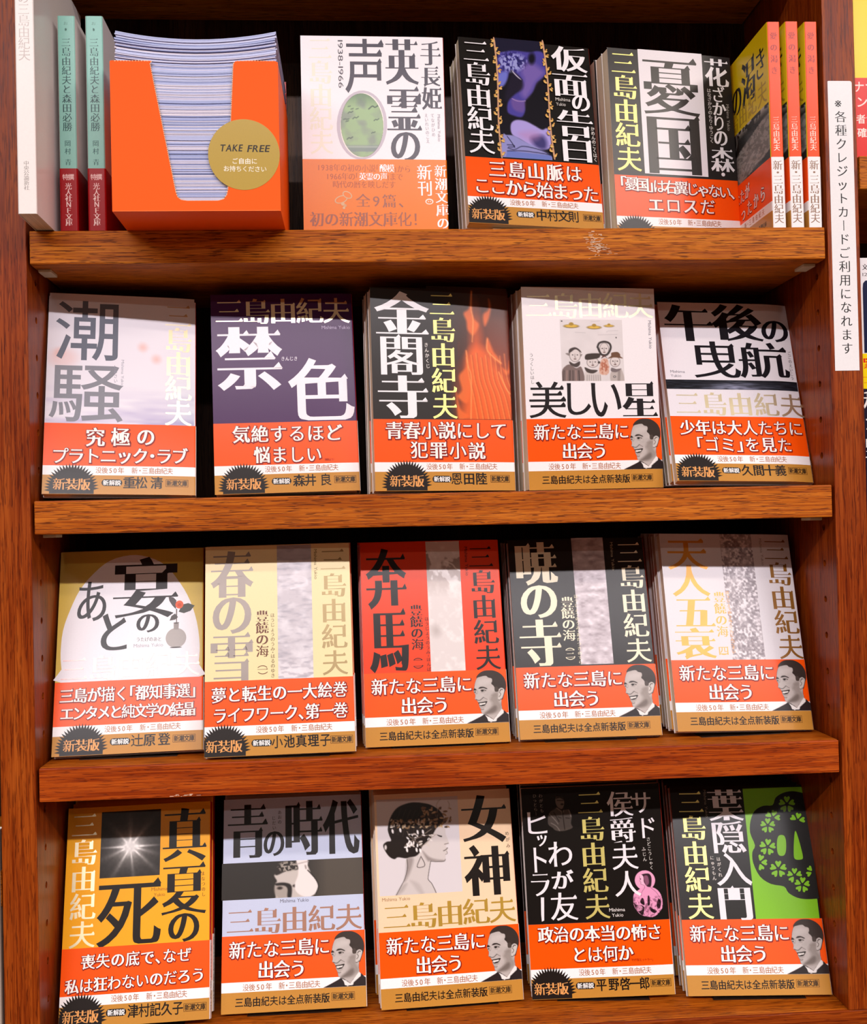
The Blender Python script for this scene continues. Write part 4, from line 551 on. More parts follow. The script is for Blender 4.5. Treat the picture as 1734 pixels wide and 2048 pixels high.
'kamen': {"base":"1d1a17","ops":[["pic","torso",28.66,-1.92,67.8,97.03],["p",[[27.49,-0.84],[28.15,11.31],[28.48,23.49],[28.33,35.71],[27.81,47.97],[27.23,60.23],[26.91,72.47],[27.07,84.68],[27.64,96.86],[28.93,96.77],[28.36,84.58],[28.21,72.37],[28.52,60.13],[29.11,47.86],[29.63,35.61],[29.77,23.38],[29.44,11.2],[28.78,-0.95]],"c99a78"],["e",27.28,1.21,1.5,0.83,"dfb468",-29.0],["e",26.68,-0.09,1.06,0.56,"c99650",2.0],["e",26.23,5.11,1.5,0.83,"dfb468",-52.0],["e",25.63,3.81,1.06,0.56,"c99650",-41.0],["e",29.36,7.98,1.5,0.83,"dfb468",-66.0],["e",30.15,6.56,1.06,0.56,"c99650",-6.0],["e",30.8,11.3,1.5,0.83,"dfb468",25.0],["e",31.59,9.89,1.06,0.56,"c99650",13.0],["e",28.24,15.43,1.5,0.83,"dfb468",-34.0],["e",27.64,14.13,1.06,0.56,"c99650",-12.0],["e",27.4,19.26,1.5,0.83,"dfb468",-8.0],["e",26.79,17.96,1.06,0.56,"c99650",-48.0],["e",30.04,22.75,1.5,0.83,"dfb468",-27.0],["e",30.83,21.33,1.06,0.56,"c99650",-39.0],["e",30.84,26.46,1.5,0.83,"dfb468",67.0],["e",31.63,25.04,1.06,0.56,"c99650",24.0],["e",27.98,30.22,1.5,0.83,"dfb468",-17.0],["e",27.38,28.92,1.06,0.56,"c99650",-57.0],["e",27.06,33.61,1.5,0.83,"dfb468",-19.0],["e",26.46,32.31,1.06,0.56,"c99650",-38.0],["e",29.82,36.92,1.5,0.83,"dfb468",-32.0],["e",30.61,35.5,1.06,0.56,"c99650",-29.0],["e",30.57,40.88,1.5,0.83,"dfb468",12.0],["e",31.36,39.47,1.06,0.56,"c99650",-30.0],["e",27.82,44.3,1.5,0.83,"dfb468",-41.0],["e",27.22,43.0,1.06,0.56,"c99650",-42.0],["e",26.64,47.63,1.5,0.83,"dfb468",-2.0],["e",26.04,46.33,1.06,0.56,"c99650",-19.0],["e",29.27,51.73,1.5,0.83,"dfb468",27.0],["e",30.06,50.31,1.06,0.56,"c99650",26.0],["e",29.81,55.23,1.5,0.83,"dfb468",-22.0],["e",30.6,53.81,1.06,0.56,"c99650",10.0],["e",27.09,58.82,1.5,0.83,"dfb468",-61.0],["e",26.49,57.52,1.06,0.56,"c99650",-36.0],["e",25.54,62.34,1.5,0.83,"dfb468",27.0],["e",24.94,61.03,1.06,0.56,"c99650",21.0],["e",28.69,65.97,1.5,0.83,"dfb468",14.0],["e",29.48,64.56,1.06,0.56,"c99650",-61.0],["e",29.07,69.28,1.5,0.83,"dfb468",-49.0],["e",29.86,67.87,1.06,0.56,"c99650",-56.0],["e",26.8,73.44,1.5,0.83,"dfb468",-44.0],["e",26.19,72.13,1.06,0.56,"c99650",63.0],["e",25.56,77.13,1.5,0.83,"dfb468",29.0],["e",24.95,75.83,1.06,0.56,"c99650",-33.0],["e",28.7,80.84,1.5,0.83,"dfb468",32.0],["e",29.49,79.43,1.06,0.56,"c99650",-3.0],["e",29.83,84.28,1.5,0.83,"dfb468",22.0],["e",30.62,82.87,1.06,0.56,"c99650",58.0],["e",26.86,87.72,1.5,0.83,"dfb468",7.0],["e",26.26,86.41,1.06,0.56,"c99650",-43.0],["e",26.42,91.75,1.5,0.83,"dfb468",40.0],["e",25.81,90.44,1.06,0.56,"c99650",66.0],["e",29.26,94.98,1.5,0.83,"dfb468",-57.0],["e",30.05,93.57,1.06,0.56,"c99650",-2.0],["p",[[66.2,-1.64],[67.17,10.45],[67.81,22.56],[67.97,34.73],[67.75,46.93],[67.46,59.13],[67.44,71.32],[67.91,83.48],[68.79,95.61],[70.1,95.52],[69.22,83.38],[68.76,71.22],[68.77,59.03],[69.06,46.83],[69.28,34.62],[69.13,22.46],[68.48,10.33],[67.51,-1.75]],"c99a78"],["e",65.86,0.49,1.52,0.84,"dfb468",-2.0],["e",65.24,-0.81,1.08,0.56,"c99650",-6.0],["e",65.72,3.47,1.52,0.84,"dfb468",-60.0],["e",65.11,2.17,1.08,0.56,"c99650",55.0],["e",68.62,6.79,1.53,0.84,"dfb468",-12.0],["e",69.42,5.36,1.08,0.56,"c99650",-63.0],["e",69.45,10.94,1.53,0.84,"dfb468",21.0],["e",70.25,9.51,1.08,0.56,"c99650",-3.0],["e",67.25,14.66,1.52,0.84,"dfb468",64.0],["e",66.64,13.35,1.08,0.56,"c99650",-9.0],["e",66.84,17.67,1.52,0.84,"dfb468",-58.0],["e",66.23,16.36,1.08,0.56,"c99650",64.0],["e",69.37,21.89,1.53,0.84,"dfb468",-46.0],["e",70.17,20.46,1.08,0.56,"c99650",-34.0],["e",70.56,25.46,1.53,0.84,"dfb468",-22.0],["e",71.36,24.03,1.08,0.56,"c99650",-61.0],["e",67.53,28.68,1.52,0.84,"dfb468",34.0],["e",66.91,27.37,1.08,0.56,"c99650",-48.0],["e",66.56,32.95,1.52,0.84,"dfb468",32.0],["e",65.95,31.63,1.08,0.56,"c99650",-20.0],["e",69.68,35.57,1.53,0.84,"dfb468",-26.0],["e",70.48,34.14,1.08,0.56,"c99650",-11.0],["e",70.81,39.1,1.53,0.84,"dfb468",53.0],["e",71.61,37.68,1.08,0.56,"c99650",42.0],["e",67.35,43.21,1.52,0.84,"dfb468",-41.0],["e",66.74,41.9,1.08,0.56,"c99650",-36.0],["e",66.2,47.54,1.52,0.84,"dfb468",28.0],["e",65.59,46.22,1.07,0.56,"c99650",-2.0],["e",69.12,50.78,1.52,0.84,"dfb468",52.0],["e",69.92,49.36,1.08,0.56,"c99650",-57.0],["e",69.8,54.34,1.53,0.84,"dfb468",49.0],["e",70.6,52.91,1.08,0.56,"c99650",-26.0],["e",67.31,57.72,1.52,0.84,"dfb468",6.0],["e",66.69,56.4,1.08,0.56,"c99650",-57.0],["e",65.9,61.54,1.52,0.84,"dfb468",38.0],["e",65.29,60.23,1.07,0.56,"c99650",-38.0],["e",69.18,65.14,1.52,0.84,"dfb468",-22.0],["e",69.98,63.71,1.08,0.56,"c99650",63.0],["e",70.09,68.77,1.53,0.84,"dfb468",-64.0],["e",70.89,67.35,1.08,0.56,"c99650",-62.0],["e",67.09,72.04,1.52,0.84,"dfb468",2.0],["e",66.47,70.73,1.08,0.56,"c99650",-48.0],["e",65.91,75.95,1.52,0.84,"dfb468",46.0],["e",65.3,74.63,1.07,0.56,"c99650",-60.0],["e",69.31,78.85,1.52,0.84,"dfb468",54.0],["e",70.11,77.43,1.08,0.56,"c99650",-8.0],["e",70.05,82.43,1.53,0.84,"dfb468",5.0],["e",70.85,81.01,1.08,0.56,"c99650",-59.0],["e",67.97,86.57,1.52,0.84,"dfb468",0.0],["e",67.36,85.25,1.08,0.56,"c99650",12.0],["e",67.05,90.18,1.52,0.84,"dfb468",17.0],["e",66.43,88.86,1.08,0.56,"c99650",-48.0],["e",70.11,94.03,1.53,0.84,"dfb468",-49.0],["e",70.91,92.61,1.08,0.56,"c99650",-39.0],["t","三島由紀夫",12.87,11.86,13.14,86.41,20.87,20.52,"f6f3f5","h"],["f","仮",72.47,1.29,101.75,22.87,"f6f3f5","h"],["f","面",72.33,23.66,101.15,43.74,"f6f3f5","h"],["f","の",86.59,41.73,101.35,55.26,"f6f3f5","k"],["f","告",73.22,55.22,102.5,77.18,"f6f3f5","h"],["f","白",76.31,75.89,99.8,97.67,"f6f3f5","h"],["t","かめんのこくはく",101.68,69.2,102.08,94.77,3.27,3.77,"e8e2dc","s"],["l","Mishima",73.53,85.47,46.64,3.93,"d8d2cc","n"],["l","Yukio",73.71,81.34,50.7,3.93,"d8d2cc","n"]],"band":[["t","三島山脈は",23.92,107.27,83.69,107.2,13.55,14.45,"fbf4ee","H","8a1c0c"],["t","ここから始まった",11.45,121.13,96.35,123.0,13.37,13.99,"fbf4ee","H","8a1c0c"]],"bt":98.5,"face":0,"name":"中村文則","bx":0,"t":10,"nb":2,"row":0,"pose":[78.227,36.8285,0.1823,0.1573,0.0131,10.8524]},
'yukoku': {"base":"272321","ops":[["q",[[25.19,-0.66],[79.56,-0.92],[79.2,96.59],[25.57,96.29]],"ece6ea"],["f","憂",27.97,3.35,75.42,49.68,"3a3633","x"],["f","国",29.42,48.49,74.8,95.78,"3a3633","x"],["t","三島由紀夫",12.61,11.21,13.18,85.87,21.03,20.01,"FOILY","h"],["f","花",81.43,2.1,102.37,24.15,"f0ecee","h"],["f","ざ",87.46,23.8,97.77,36.42,"f0ecee","k"],["f","か",86.37,36.81,98.44,47.16,"f0ecee","k"],["f","り",87.37,47.61,95.21,59.29,"f0ecee","k"],["f","の",86.07,59.62,97.82,71.28,"f0ecee","k"],["f","森",82.01,72.51,102.85,91.75,"f0ecee","h"],["e",92.16,94.02,1.66,1.52,"f0ecee",0],["t","はなざかりのもり・ゆうこく",84.06,27.83,84.01,67.95,3.71,3.59,"e2dcd8","s"],["v","Mishima Yukio",99.64,37.84,58.8,3.55,"a8a29c","n"]],"band":[["t","「憂国」は右翼じゃない、",6.48,104.75,99.48,108.25,11.24,11.28,"fbf4ee","H","8a1c0c"],["t","エロスだ",32.96,120.33,76.67,120.29,13.35,12.76,"fbf4ee","H","8a1c0c"]],"bt":98.5,"face":0,"name":"佐藤","bx":0,"t":11,"nb":2,"row":0,"pose":[191.9008,57.0613,0.0454,0.2,-0.0127,0.9966]},
}
# ---------------------------------------------------------------- flat print on paper
DZ = 0.011   # thickness of one ink layer in mm
def sub_u(V, F, lim=5.0, u0=70.0):
    V = [tuple(v) for v in V]; F = [tuple(int(i) for i in f) for f in F]; out = []; cache = {}
    st = list(F)
    while st:
        f = st.pop(); us = [V[i][0] for i in f]
        if max(us) <= u0 or max(us)-min(us) <= lim: out.append(f); continue
        e = max(range(3), key=lambda k: abs(V[f[k]][0]-V[f[(k+1) % 3]][0])); a, b, c = f[e], f[(e+1) % 3], f[(e+2) % 3]
        k = (min(a, b), max(a, b))
        if k not in cache: cache[k] = len(V); V.append(((V[a][0]+V[b][0])/2, (V[a][1]+V[b][1])/2))
        m = cache[k]; st += [(a, m, c), (m, b, c)]
    return V, out
class Print:
    def __init__(s, fn, curved=True): s.fn = fn; s.V = []; s.F = []; s.M = []; s.mats = []; s.n = 1; s.curved = curved
    def mi(s, col):
        m = ink(col)
        if m not in s.mats: s.mats.append(m)
        return s.mats.index(m)
    def add(s, P, T, col, layer=None, split=False):
        if not len(T): return
        if s.curved and max(p[0] for p in P) > 70: P, T = sub_u(P, T)
        if layer is None: s.n += 1; layer = s.n
        k = s.mi(col)
        if split:      # strokes of one glyph overlap: lay them like strips, a few micrometres apart
            for i, t in enumerate(T):
                o = len(s.V); L_ = layer+(i % 4)*.24; s.V += [s.fn(P[j][0], P[j][1], L_) for j in t]; s.F.append((o, o+1, o+2)); s.M.append(k)
            return
        o = len(s.V); s.V += [s.fn(p[0], p[1], layer) for p in P]
        for t in T: s.F.append((t[0]+o, t[1]+o, t[2]+o)); s.M.append(k)
    def glyphs(s, items, col, st, out=None):
        """items: (char, u, v, w, h, mode) placed as em boxes ('e'), fitted boxes ('f') or turned sideways ('r')"""
        for ps in ([('o', out)] if out else [])+[('i', col)]:
            P = []; T = []
            for ch, u, v, w, h, mode in items:
                a, b, dl, us = st
                if ps[0] == 'o': dl = dl+.05
                p, t = glyph(ch, (a, b, dl, us))
                if not len(t): continue
                if mode == 'f':
                    lo, hi = p.min(0), p.max(0); q = (p-(lo+hi)/2)/(hi-lo)
                elif ord(ch) < 0x250: lo, hi = p.min(0), p.max(0); q = p-np.array([(lo[0]+hi[0])/2, .38])
                else: q = p-np.array([.5, .38])
                if mode == 'r': q = np.stack([q[:, 1], -q[:, 0]], 1)
                off = .03*w if ps[0] == 'o' else 0
                n = len(P); P += [(u+x*w+off*.6, v-y*h+off) for x, y in q]; T += [(i+n, j+n, k+n) for i, j, k in t]
            s.add(P, T, ps[1], split=max(it[3] for it in items) > 7.5)
    def text(s, txt, u0, v0, u1, v1, w, h, col, st='h', out=None):
        n = len(txt); it = []; hor = abs(u1-u0) > abs(v1-v0); adv = [.5 if ch in ('「」、・' if hor else '・') else (.58 if hor and ord(ch) < 0x250 else 1) for ch in txt]
        cen = [sum(adv[:i])+adv[i]/2 for i in range(n)]; span = (cen[-1]-cen[0]) or 1
        for i, ch in enumerate(txt):
            t = (cen[i]-cen[0])/span
            sh = {'「': -.25, '」': .25, '、': .25}.get(ch, 0)*w if hor else 0
            it.append((ch, u0+(u1-u0)*t+sh, v0+(v1-v0)*t, w, h, 'r' if (st == 'r' or (ch in 'ー（）' and abs(v1-v0) > abs(u1-u0))) else 'e'))
        s.glyphs(it, col, STY[st], out)
    def latin(s, txt, p0, p1, q, h, col, st='n', vert=False, slant=0.0):
        x = 0; run = []
        for ch in txt:
            if ch == ' ': x += .28; continue
            p, t = glyph(ch, STY[st]); lo, hi = p[:, 0].min(), p[:, 0].max(); run.append((p, t, x-lo)); x += hi-lo+.09
        tot = x-.09; P = []; T = []; L = p1-p0
        for p, t, dx in run:
            n = len(P)
            for a, b in p:
                a2 = (a+dx+slant*b)/tot*L; b2 = (b-.35)*h
                P.append((q+b2, p0+a2) if vert else (p0+a2, q-b2))
            T += [(i+n, j+n, k+n) for i, j, k in t]
        s.add(P, T, col)
    def poly(s, pts, col):
        tr = geometry.tessellate_polygon([[Vector((a, b, 0)) for a, b in pts]])
        s.add(pts, [tuple(t) for t in tr], col)
    def run(s, op):
        k = op[0]
        if k == 't': s.text(*op[1:9], STn(op[9]), op[10] if len(op) > 10 else None)
        elif k == 'f':
            _, ch, a, b, c, d, col, st = op; s.glyphs([(ch, (a+c)/2, (b+d)/2, c-a, d-b, 'f')], col, STY[st])
        elif k == 'v': _, t, u, v0, v1, h, col, st = op; s.latin(t, v0, v1, u, h, col, st, True)
        elif k == 'l': _, t, u0, u1, v, h, col, st = op; s.latin(t, u0, u1, v, h, col, st)
        elif k == 'p': s.poly([tuple(p) for p in spline(op[1], True, 3)] if len(op[1]) > 6 else op[1], op[2])
        elif k == 'q': s.poly(op[1], op[2])
        elif k == 'e':
            _, u, v, ru, rv, col, rot = op; a = math.radians(rot); n = 32 if ru > 2 else 12
            s.poly([(u+ru*math.cos(t)*math.cos(a)-rv*math.sin(t)*math.sin(a), v+ru*math.cos(t)*math.sin(a)+rv*math.sin(t)*math.cos(a)) for t in (2*math.pi*i/n for i in range(n))], col)
        elif k == 'r': _, a, b, c, d, col = op; s.poly([(a, b), (c, b), (c, d), (a, d)], col)
    def build(s, name, parent):
        if not s.F: return None
        return tag(obj_raw(name, s.V, s.F, s.mats, s.M, parent), kind='stuff')
STn = lambda x: x
STY = dict(ST); STY.update({'x': (.050, .024, 0, 1.15), 'k': (.036, .004, 0, 0), 'B': (.006, -.006, 0, 0), 'H': (.030, .002, 0, .9), 'r': (0, 0, 0, 0)})
_PC = {}
def picture(name, u0, v0, u1, v1, fn, layer, parent, obname='cover_picture', material=None):
    if name not in _PC: _PC[name] = PICS[name]()
    p = _PC[name]; h, w = p.S.shape
    V = [fn(u0+(u1-u0)*p.S[j, i], v0+(v1-v0)*p.T[j, i], layer) for j in range(h) for i in range(w)]
    F = [(j*w+i, (j+1)*w+i, (j+1)*w+i+1, j*w+i+1) for j in range(h-1) for i in range(w-1) if max(p.A[j, i], p.A[j+1, i], p.A[j, i+1], p.A[j+1, i+1]) > 0.02]
    o = obj_raw(obname, V, F, [material or mat_picture()], None, parent)
    at = o.data.color_attributes.new('print_colour', 'FLOAT_COLOR', 'POINT')
    c = np.concatenate([to_lin(np.clip(p.C, 0, 1)).reshape(-1, 3), p.A.reshape(-1, 1)], 1).astype(np.float32)
    at.data.foreach_set('color', c.ravel()); return o

# ---------------------------------------------------------------- paperbacks
def curl(u, k, u0=80.0, W=105.0): return k*max(0.0, (u-u0)/(W-u0))**2
def wrap_profile(W, t, k, off, x_start=0.0):
    """outer outline of a wrap from the fore-edge of the front over the spine (right) to the back; (x, y, nx, ny)"""
    pts = []
    for i in range(15):
        u = x_start+(W-1.2-x_start)*i/14; pts.append((u-W/2, curl(u, k, W=W)-off))
    cx, r = W/2-1.2, 1.2+off
    yk = curl(W-1.2, k, W=W)
    for i in range(1, 5):
        a = math.pi/2*i/4; pts.append((cx+r*math.sin(a), yk+1.2-r*math.cos(a)))
    for i in range(0, 5):
        a = math.pi/2*i/4; pts.append((cx+r*math.cos(a), t-1.2+r*math.sin(a)))
    pts.append((0, t+off)); pts.append((-W/2+x_start, t+off))
    return pts
def make_wrap(name, W, t, k, off, thick, zs, matf, mats, parent, x_start=0.0):
    """zs: heights from bottom to top; matf(segment index, zone index) -> material slot; zones: 0 front 1 spine 2 back"""
    A_ = wrap_profile(W, t, k, off, x_start); B_ = wrap_profile(W, t, k, off-thick, x_start); n = len(A_); V = []; F = []; MI_ = []
    for z in zs:
        V += [(x*MM, y*MM, z*MM) for x, y in A_]; V += [(x*MM, y*MM, z*MM) for x, y in B_]
    zone = lambda i: 0 if i < 16 else (1 if i < 22 else 2)
    for r in range(len(zs)-1):
        a, b = r*2*n, (r+1)*2*n
        for i in range(n-1):
            F.append((a+i, a+i+1, b+i+1, b+i)); MI_.append(matf(r, zone(i)))
            F.append((a+n+i+1, a+n+i, b+n+i, b+n+i+1)); MI_.append(len(mats)-1)
        for i in (0, n-1):
            q = (a+i, b+i, b+n+i, a+n+i); F.append(q if i == 0 else q[::-1]); MI_.append(len(mats)-1)
    for a, fl in ((0, 1), ((len(zs)-1)*2*n, 0)):
        for i in range(n-1):
            q = (a+i, a+n+i, a+n+i+1, a+i+1); F.append(q if fl else q[::-1]); MI_.append(len(mats)-1)
    o = obj_raw(name, V, F, mats, MI_, parent)
    return o
def mat_pages():
    k = 'pages'
    if k in _MC: return _MC[k]
    m = bpy.data.materials.new('page_edges'); m.use_nodes = True; nt = m.node_tree; b = nt.nodes['Principled BSDF']
    tc = nt.nodes.new('ShaderNodeTexCoord'); mp = nt.nodes.new('ShaderNodeMapping'); mp.inputs['Scale'].default_value = (12, 6000, 12); no = nt.nodes.new('ShaderNodeTexNoise'); no.inputs['Scale'].default_value = 1
    r = nt.nodes.new('ShaderNodeValToRGB'); r.color_ramp.elements[0].color = (*lin('b9a684'), 1); r.color_ramp.elements[1].color = (*lin('ece0c6'), 1); r.color_ramp.elements[0].position = .3; r.color_ramp.elements[1].position = .62
    nt.links.new(tc.outputs['Object'], mp.inputs[0]); nt.links.new(mp.outputs[0], no.inputs['Vector']); nt.links.new(no.outputs['Fac'], r.inputs[0]); nt.links.new(r.outputs[0], b.inputs['Base Color'])
    b.inputs['Roughness'].default_value = .8
    _MC[k] = m; return m
ORANGE, WHITE, GOLD = 'ff5606', 'f8f3f2', 'c18838'
def make_book(name, W, H, t, k, base, spine, band=None, spine_text=None):
    """band: dict(top=mm from top, zones) -> (root, cover, band)"""
    root = empty(name)
    cov = make_wrap('cover', W, t, k, 0, .22, [0, H*.5, H], lambda r, z: z if z < 2 else 2, [ink(base), ink(spine), ink('efe9e6'), ink('efe9e6')], root)
    box_obj('page_block', (-W/2+.5, k+.35, .6, W/2-2.2, t-.45, H-.6), mat_pages(), root)
    bd = None
    if band:
        zs = [-.15]+[H-v for v in band['v'][::-1]]
        bd = make_wrap('belly_band', W, t, k, .33, .16, zs, lambda r, z: band['slot'](r, z), band['mats'], root)
    return root, cov, bd
STD_BAND = lambda bt: dict(v=[bt, bt+31.7, bt+38.6], slot=lambda r, z: ({0: 2, 1: 1, 2: 0}[r] if z == 0 else 1), mats=[ink(ORANGE), ink(WHITE), ink(GOLD), ink(WHITE)])
EI_BAND = lambda bt: dict(v=[bt], slot=lambda r, z: 0, mats=[ink('ee7e14'), ink('ee7e14')])
def front_fn(W, H, k, off):
    return lambda u, v, n: ((u-W/2)*MM, (curl(u, k, W=W)-off-n*DZ)*MM, (H-v)*MM)
def spine_fn(W, H, off):   # s = distance along the spine from the front cover
    return lambda s, v, n: ((W/2+off+n*DZ)*MM, s*MM, (H-v)*MM)
def spine_print(t, W, H, items, off, parent, name='spine_lettering'):
    pr = Print(spine_fn(W, H, off), curved=False)
    for txt, v0, v1, w, h, col, st in items: pr.text(txt, t/2, v0, t/2, v1, w, h, col, st)
    return pr.build(name, parent)
BANDNAME_COLOR = '9a7a66'
def band_common(pr, bk):
    """small print shared by every new-edition band"""
    b = bk['bt']-98.5; face = bk['face']; K = '1f1714'; BR = 'a8683c'
    if face:
        it = list(zip('没後50年新・三島由紀夫', (17.6, 22.1, 26.4, 29.7, 34.2, 43.6, 47.2, 50.9, 55.7, 60.3, 64.7, 69.3)))
        pr.glyphs([(c, u, 134+b, 4.8, 5.1, 'e') for c, u in it], BR, STY['g'])
        pr.text('三島由紀夫は全点新装版', 13, 143.8+b, 75.3, 143.8+b, 6.3, 6.8, K, 'b'); bx0, bx1, by0, by1 = 79.6, 96.5, 140.6+b, 146.0+b
    else:
        sx, m0, px, cs, bx0, bx1 = BANDPOS[bk['key']]; cs = list(cs)
        it = list(zip('没後50年新・三島由紀夫', (0, 4.2, 8.1, 11.2, 15.3, 24.6, 28.3, 31.8, 36.4, 40.7, 44.9, 49.1)))
        pr.glyphs([(c, u+m0, 133.4+b, 4.5, 5.0, 'e') for c, u in it], BR, STY['g'])
        cx, cy, R1, R2 = sx, 147.6+b, 18.6, 15.0; pts = []
        for i in range(53):
            a = math.pi*i/52*1.04-.02; r = R1 if i % 2 else R2; pts.append((min(104.9, max(0.05, cx+r*math.cos(a))), min(150.9, cy-r*math.sin(a)*1.04)))
        pts = [p for p in pts if p[1] < 150.9]+[(max(.05, cx-R2), 150.9), (cx+R2, 150.9)]
        P = [(cx, 149.9)]+pts; n = len(P); T = [(0, i, i+1) for i in range(1, n-1)]+[(0, n-1, 1)]
        pr.add(P, T, '221b18')
        pr.text('新装版', sx-8.4, 143.8+b, sx+8.4, 143.8+b, 8.8, 9.2, 'e2a05c', 'h')
        pts = []
        for i in range(24):
            a = math.pi*2*i/24; pts.append((px+(4.6 if math.cos(a) >= 0 else -4.6)+2.5*math.cos(a), 142.6+b+2.5*math.sin(a)))
        pr.poly(pts, K); pr.text('新解説', px-4.1, 142.6+b, px+4.1, 142.6+b, 4.1, 4.2, 'fffaf6', 'b')
        nm = bk['name'].replace(' ', ''); w = 8.0 if len(nm) > 4 else 9.0
        pr.glyphs([(c, u, 142.4+b, w, 9.3, 'e') for c, u in zip(nm, cs)], K, STY['b'])
        by0, by1 = 139.8+b, 145.2+b
    for q in ((bx0, by0, bx1, by0+.28), (bx0, by1-.28, bx1, by1), (bx0, by0, bx0+.28, by1), (bx1-.28, by0, bx1, by1)): pr.run(('r', *q, '5e3514'))
    w = (bx1-bx0-1.4)/4; pr.text('新潮文庫', bx0+.7+w/2, (by0+by1)/2, bx1-.7-w/2, (by0+by1)/2, w*1.04, 4.5, K, 'b')
BANDPOS = {'shiosai': (19.8, 37.8, 47, (59, 67.2, 77.8), 84, 99.8), 'kinjiki': (20.8, 38.4, 48, (60.7, 69, 80), 86.3, 102.3), 'kinkaku': (23.3, 40.1, 49.3, (60.3, 69.5, 78.8), 85.8, 100.5),
 'gogo': (16.4, 34.6, 42, (54, 62.9, 71.3, 79.7), 85.8, 100.8), 'kamen': (15, 34.2, 43.7, (56, 64.7, 73, 81), 88.6, 103), 'utage': (20.2, 38, 47, (58.8, 67.5, 77.7), 83.7, 99.6),
 'haru': (13.6, 37.8, 39.6, (50.4, 58.8, 67.2, 75.6, 84), 87.6, 103.3), 'manatsu': (15, 38, 39.7, (51.5, 59.3, 67.1, 75, 82.8), 86.9, 103), 'sado': (14.4, 37.4, 39.6, (51.3, 60.4, 68.7, 75.8, 83), 87.4, 102.6),
 'yukoku': (15.2, 36.5, 44, (56, 65), 88, 103)}
CURL = {'gogo': 2.2, 'shiosai': 1.0, 'kinkaku': 1.4, 'tennin': 1.2, 'kinjiki': 1.0}
DESC = {
'eirei': ('white paperback with black title and a green oval picture of birds, orange band', 'white paperback with the green oval picture'),
'kamen': ('black paperback with a purple stone torso framed by gold vines, white lettering', 'black paperback with the purple torso'),
'yukoku': ('paperback with a giant dark two-character title on a white panel between black side strips', 'paperback with the giant title on a white panel'),
'shiosai': ('pale lilac paperback with large grey brush characters, leftmost on the second shelf', 'pale lilac paperback with grey brush characters'),
'kinjiki': ('purple paperback with two giant white characters and a foil author line', 'purple paperback'),
'kinkaku': ('dark brown paperback with orange flames rising on the right half', 'paperback with orange flames'),
'hoshi': ('white paperback with a sketch of four people under three flying saucers', 'white paperback with the sketch of four people'),
'gogo': ('grey-white paperback with thick black title and a dark stripe of sea across the middle', 'paperback with the dark stripe of sea'),
'utage': ('ochre paperback with a white egg shape and a vase holding a red flower', 'ochre paperback with the flower vase'),
'haru': ('cream paperback with a silver-brown foil title and a grey strip of sea', 'cream paperback with the foil title'),
'honba': ('bright red-orange paperback with black title and a pale speckled picture strip', 'red-orange paperback'),
'akatsuki': ('black paperback with cream title and a grey strip of waves, third shelf', 'black paperback with cream title on the third shelf'),
'tennin': ('pale grey paperback with golden foil title and a strip of glittering water', 'pale grey paperback with golden title'),
'manatsu': ('golden yellow paperback with a black square photo of a star-shaped sun', 'golden yellow paperback with the sun photo'),
'ao': ('light blue paperback with a dark stripe photo of a face behind a light bulb', 'light blue paperback with the light bulb photo'),
'megami': ('peach paperback with a profile portrait of a woman wearing a flower garland', 'peach paperback with the woman in profile'),
'sado': ('black paperback with white title, a yellow author line and a pink portrait of a lady', 'black paperback with the pink lady'),
'hagakure': ('black and green paperback with a sword guard pierced with cherry blossoms', 'black and green paperback')}
ORD = ['first', 'second', 'third', 'fourth', 'fifth', 'sixth']
ROWN = ['top row', 'second row', 'third row', 'bottom row']
def place_matrix(q, z):
    rz = Matrix.Rotation(q[3], 4, 'Z') @ Matrix.Rotation(-q[2], 4, 'X') @ Matrix.Rotation(q[4], 4, 'Y')
    zl = min((rz @ Vector((-52.5, 0, 0))).z, (rz @ Vector((52.5, 0, 0))).z)
    return Matrix.Translation(Vector((q[0], q[1], z-zl+q[5]))*MM) @ rz
def copy_tree(o, parent=None, mat=None, skip=()):
    c = o.copy(); sc.collection.objects.link(c)
    for k in ('label', 'group', 'category'):
        if k in c and parent is None: del c[k]
    if parent is not None: c.parent = parent
    if mat is not None: c.matrix_world = mat
    for ch in o.children:
        if not any(ch.name.startswith(s) for s in skip): copy_tree(ch, c, None, skip)
    return c
ZROW = [Z1, Z2, Z3, Z4]
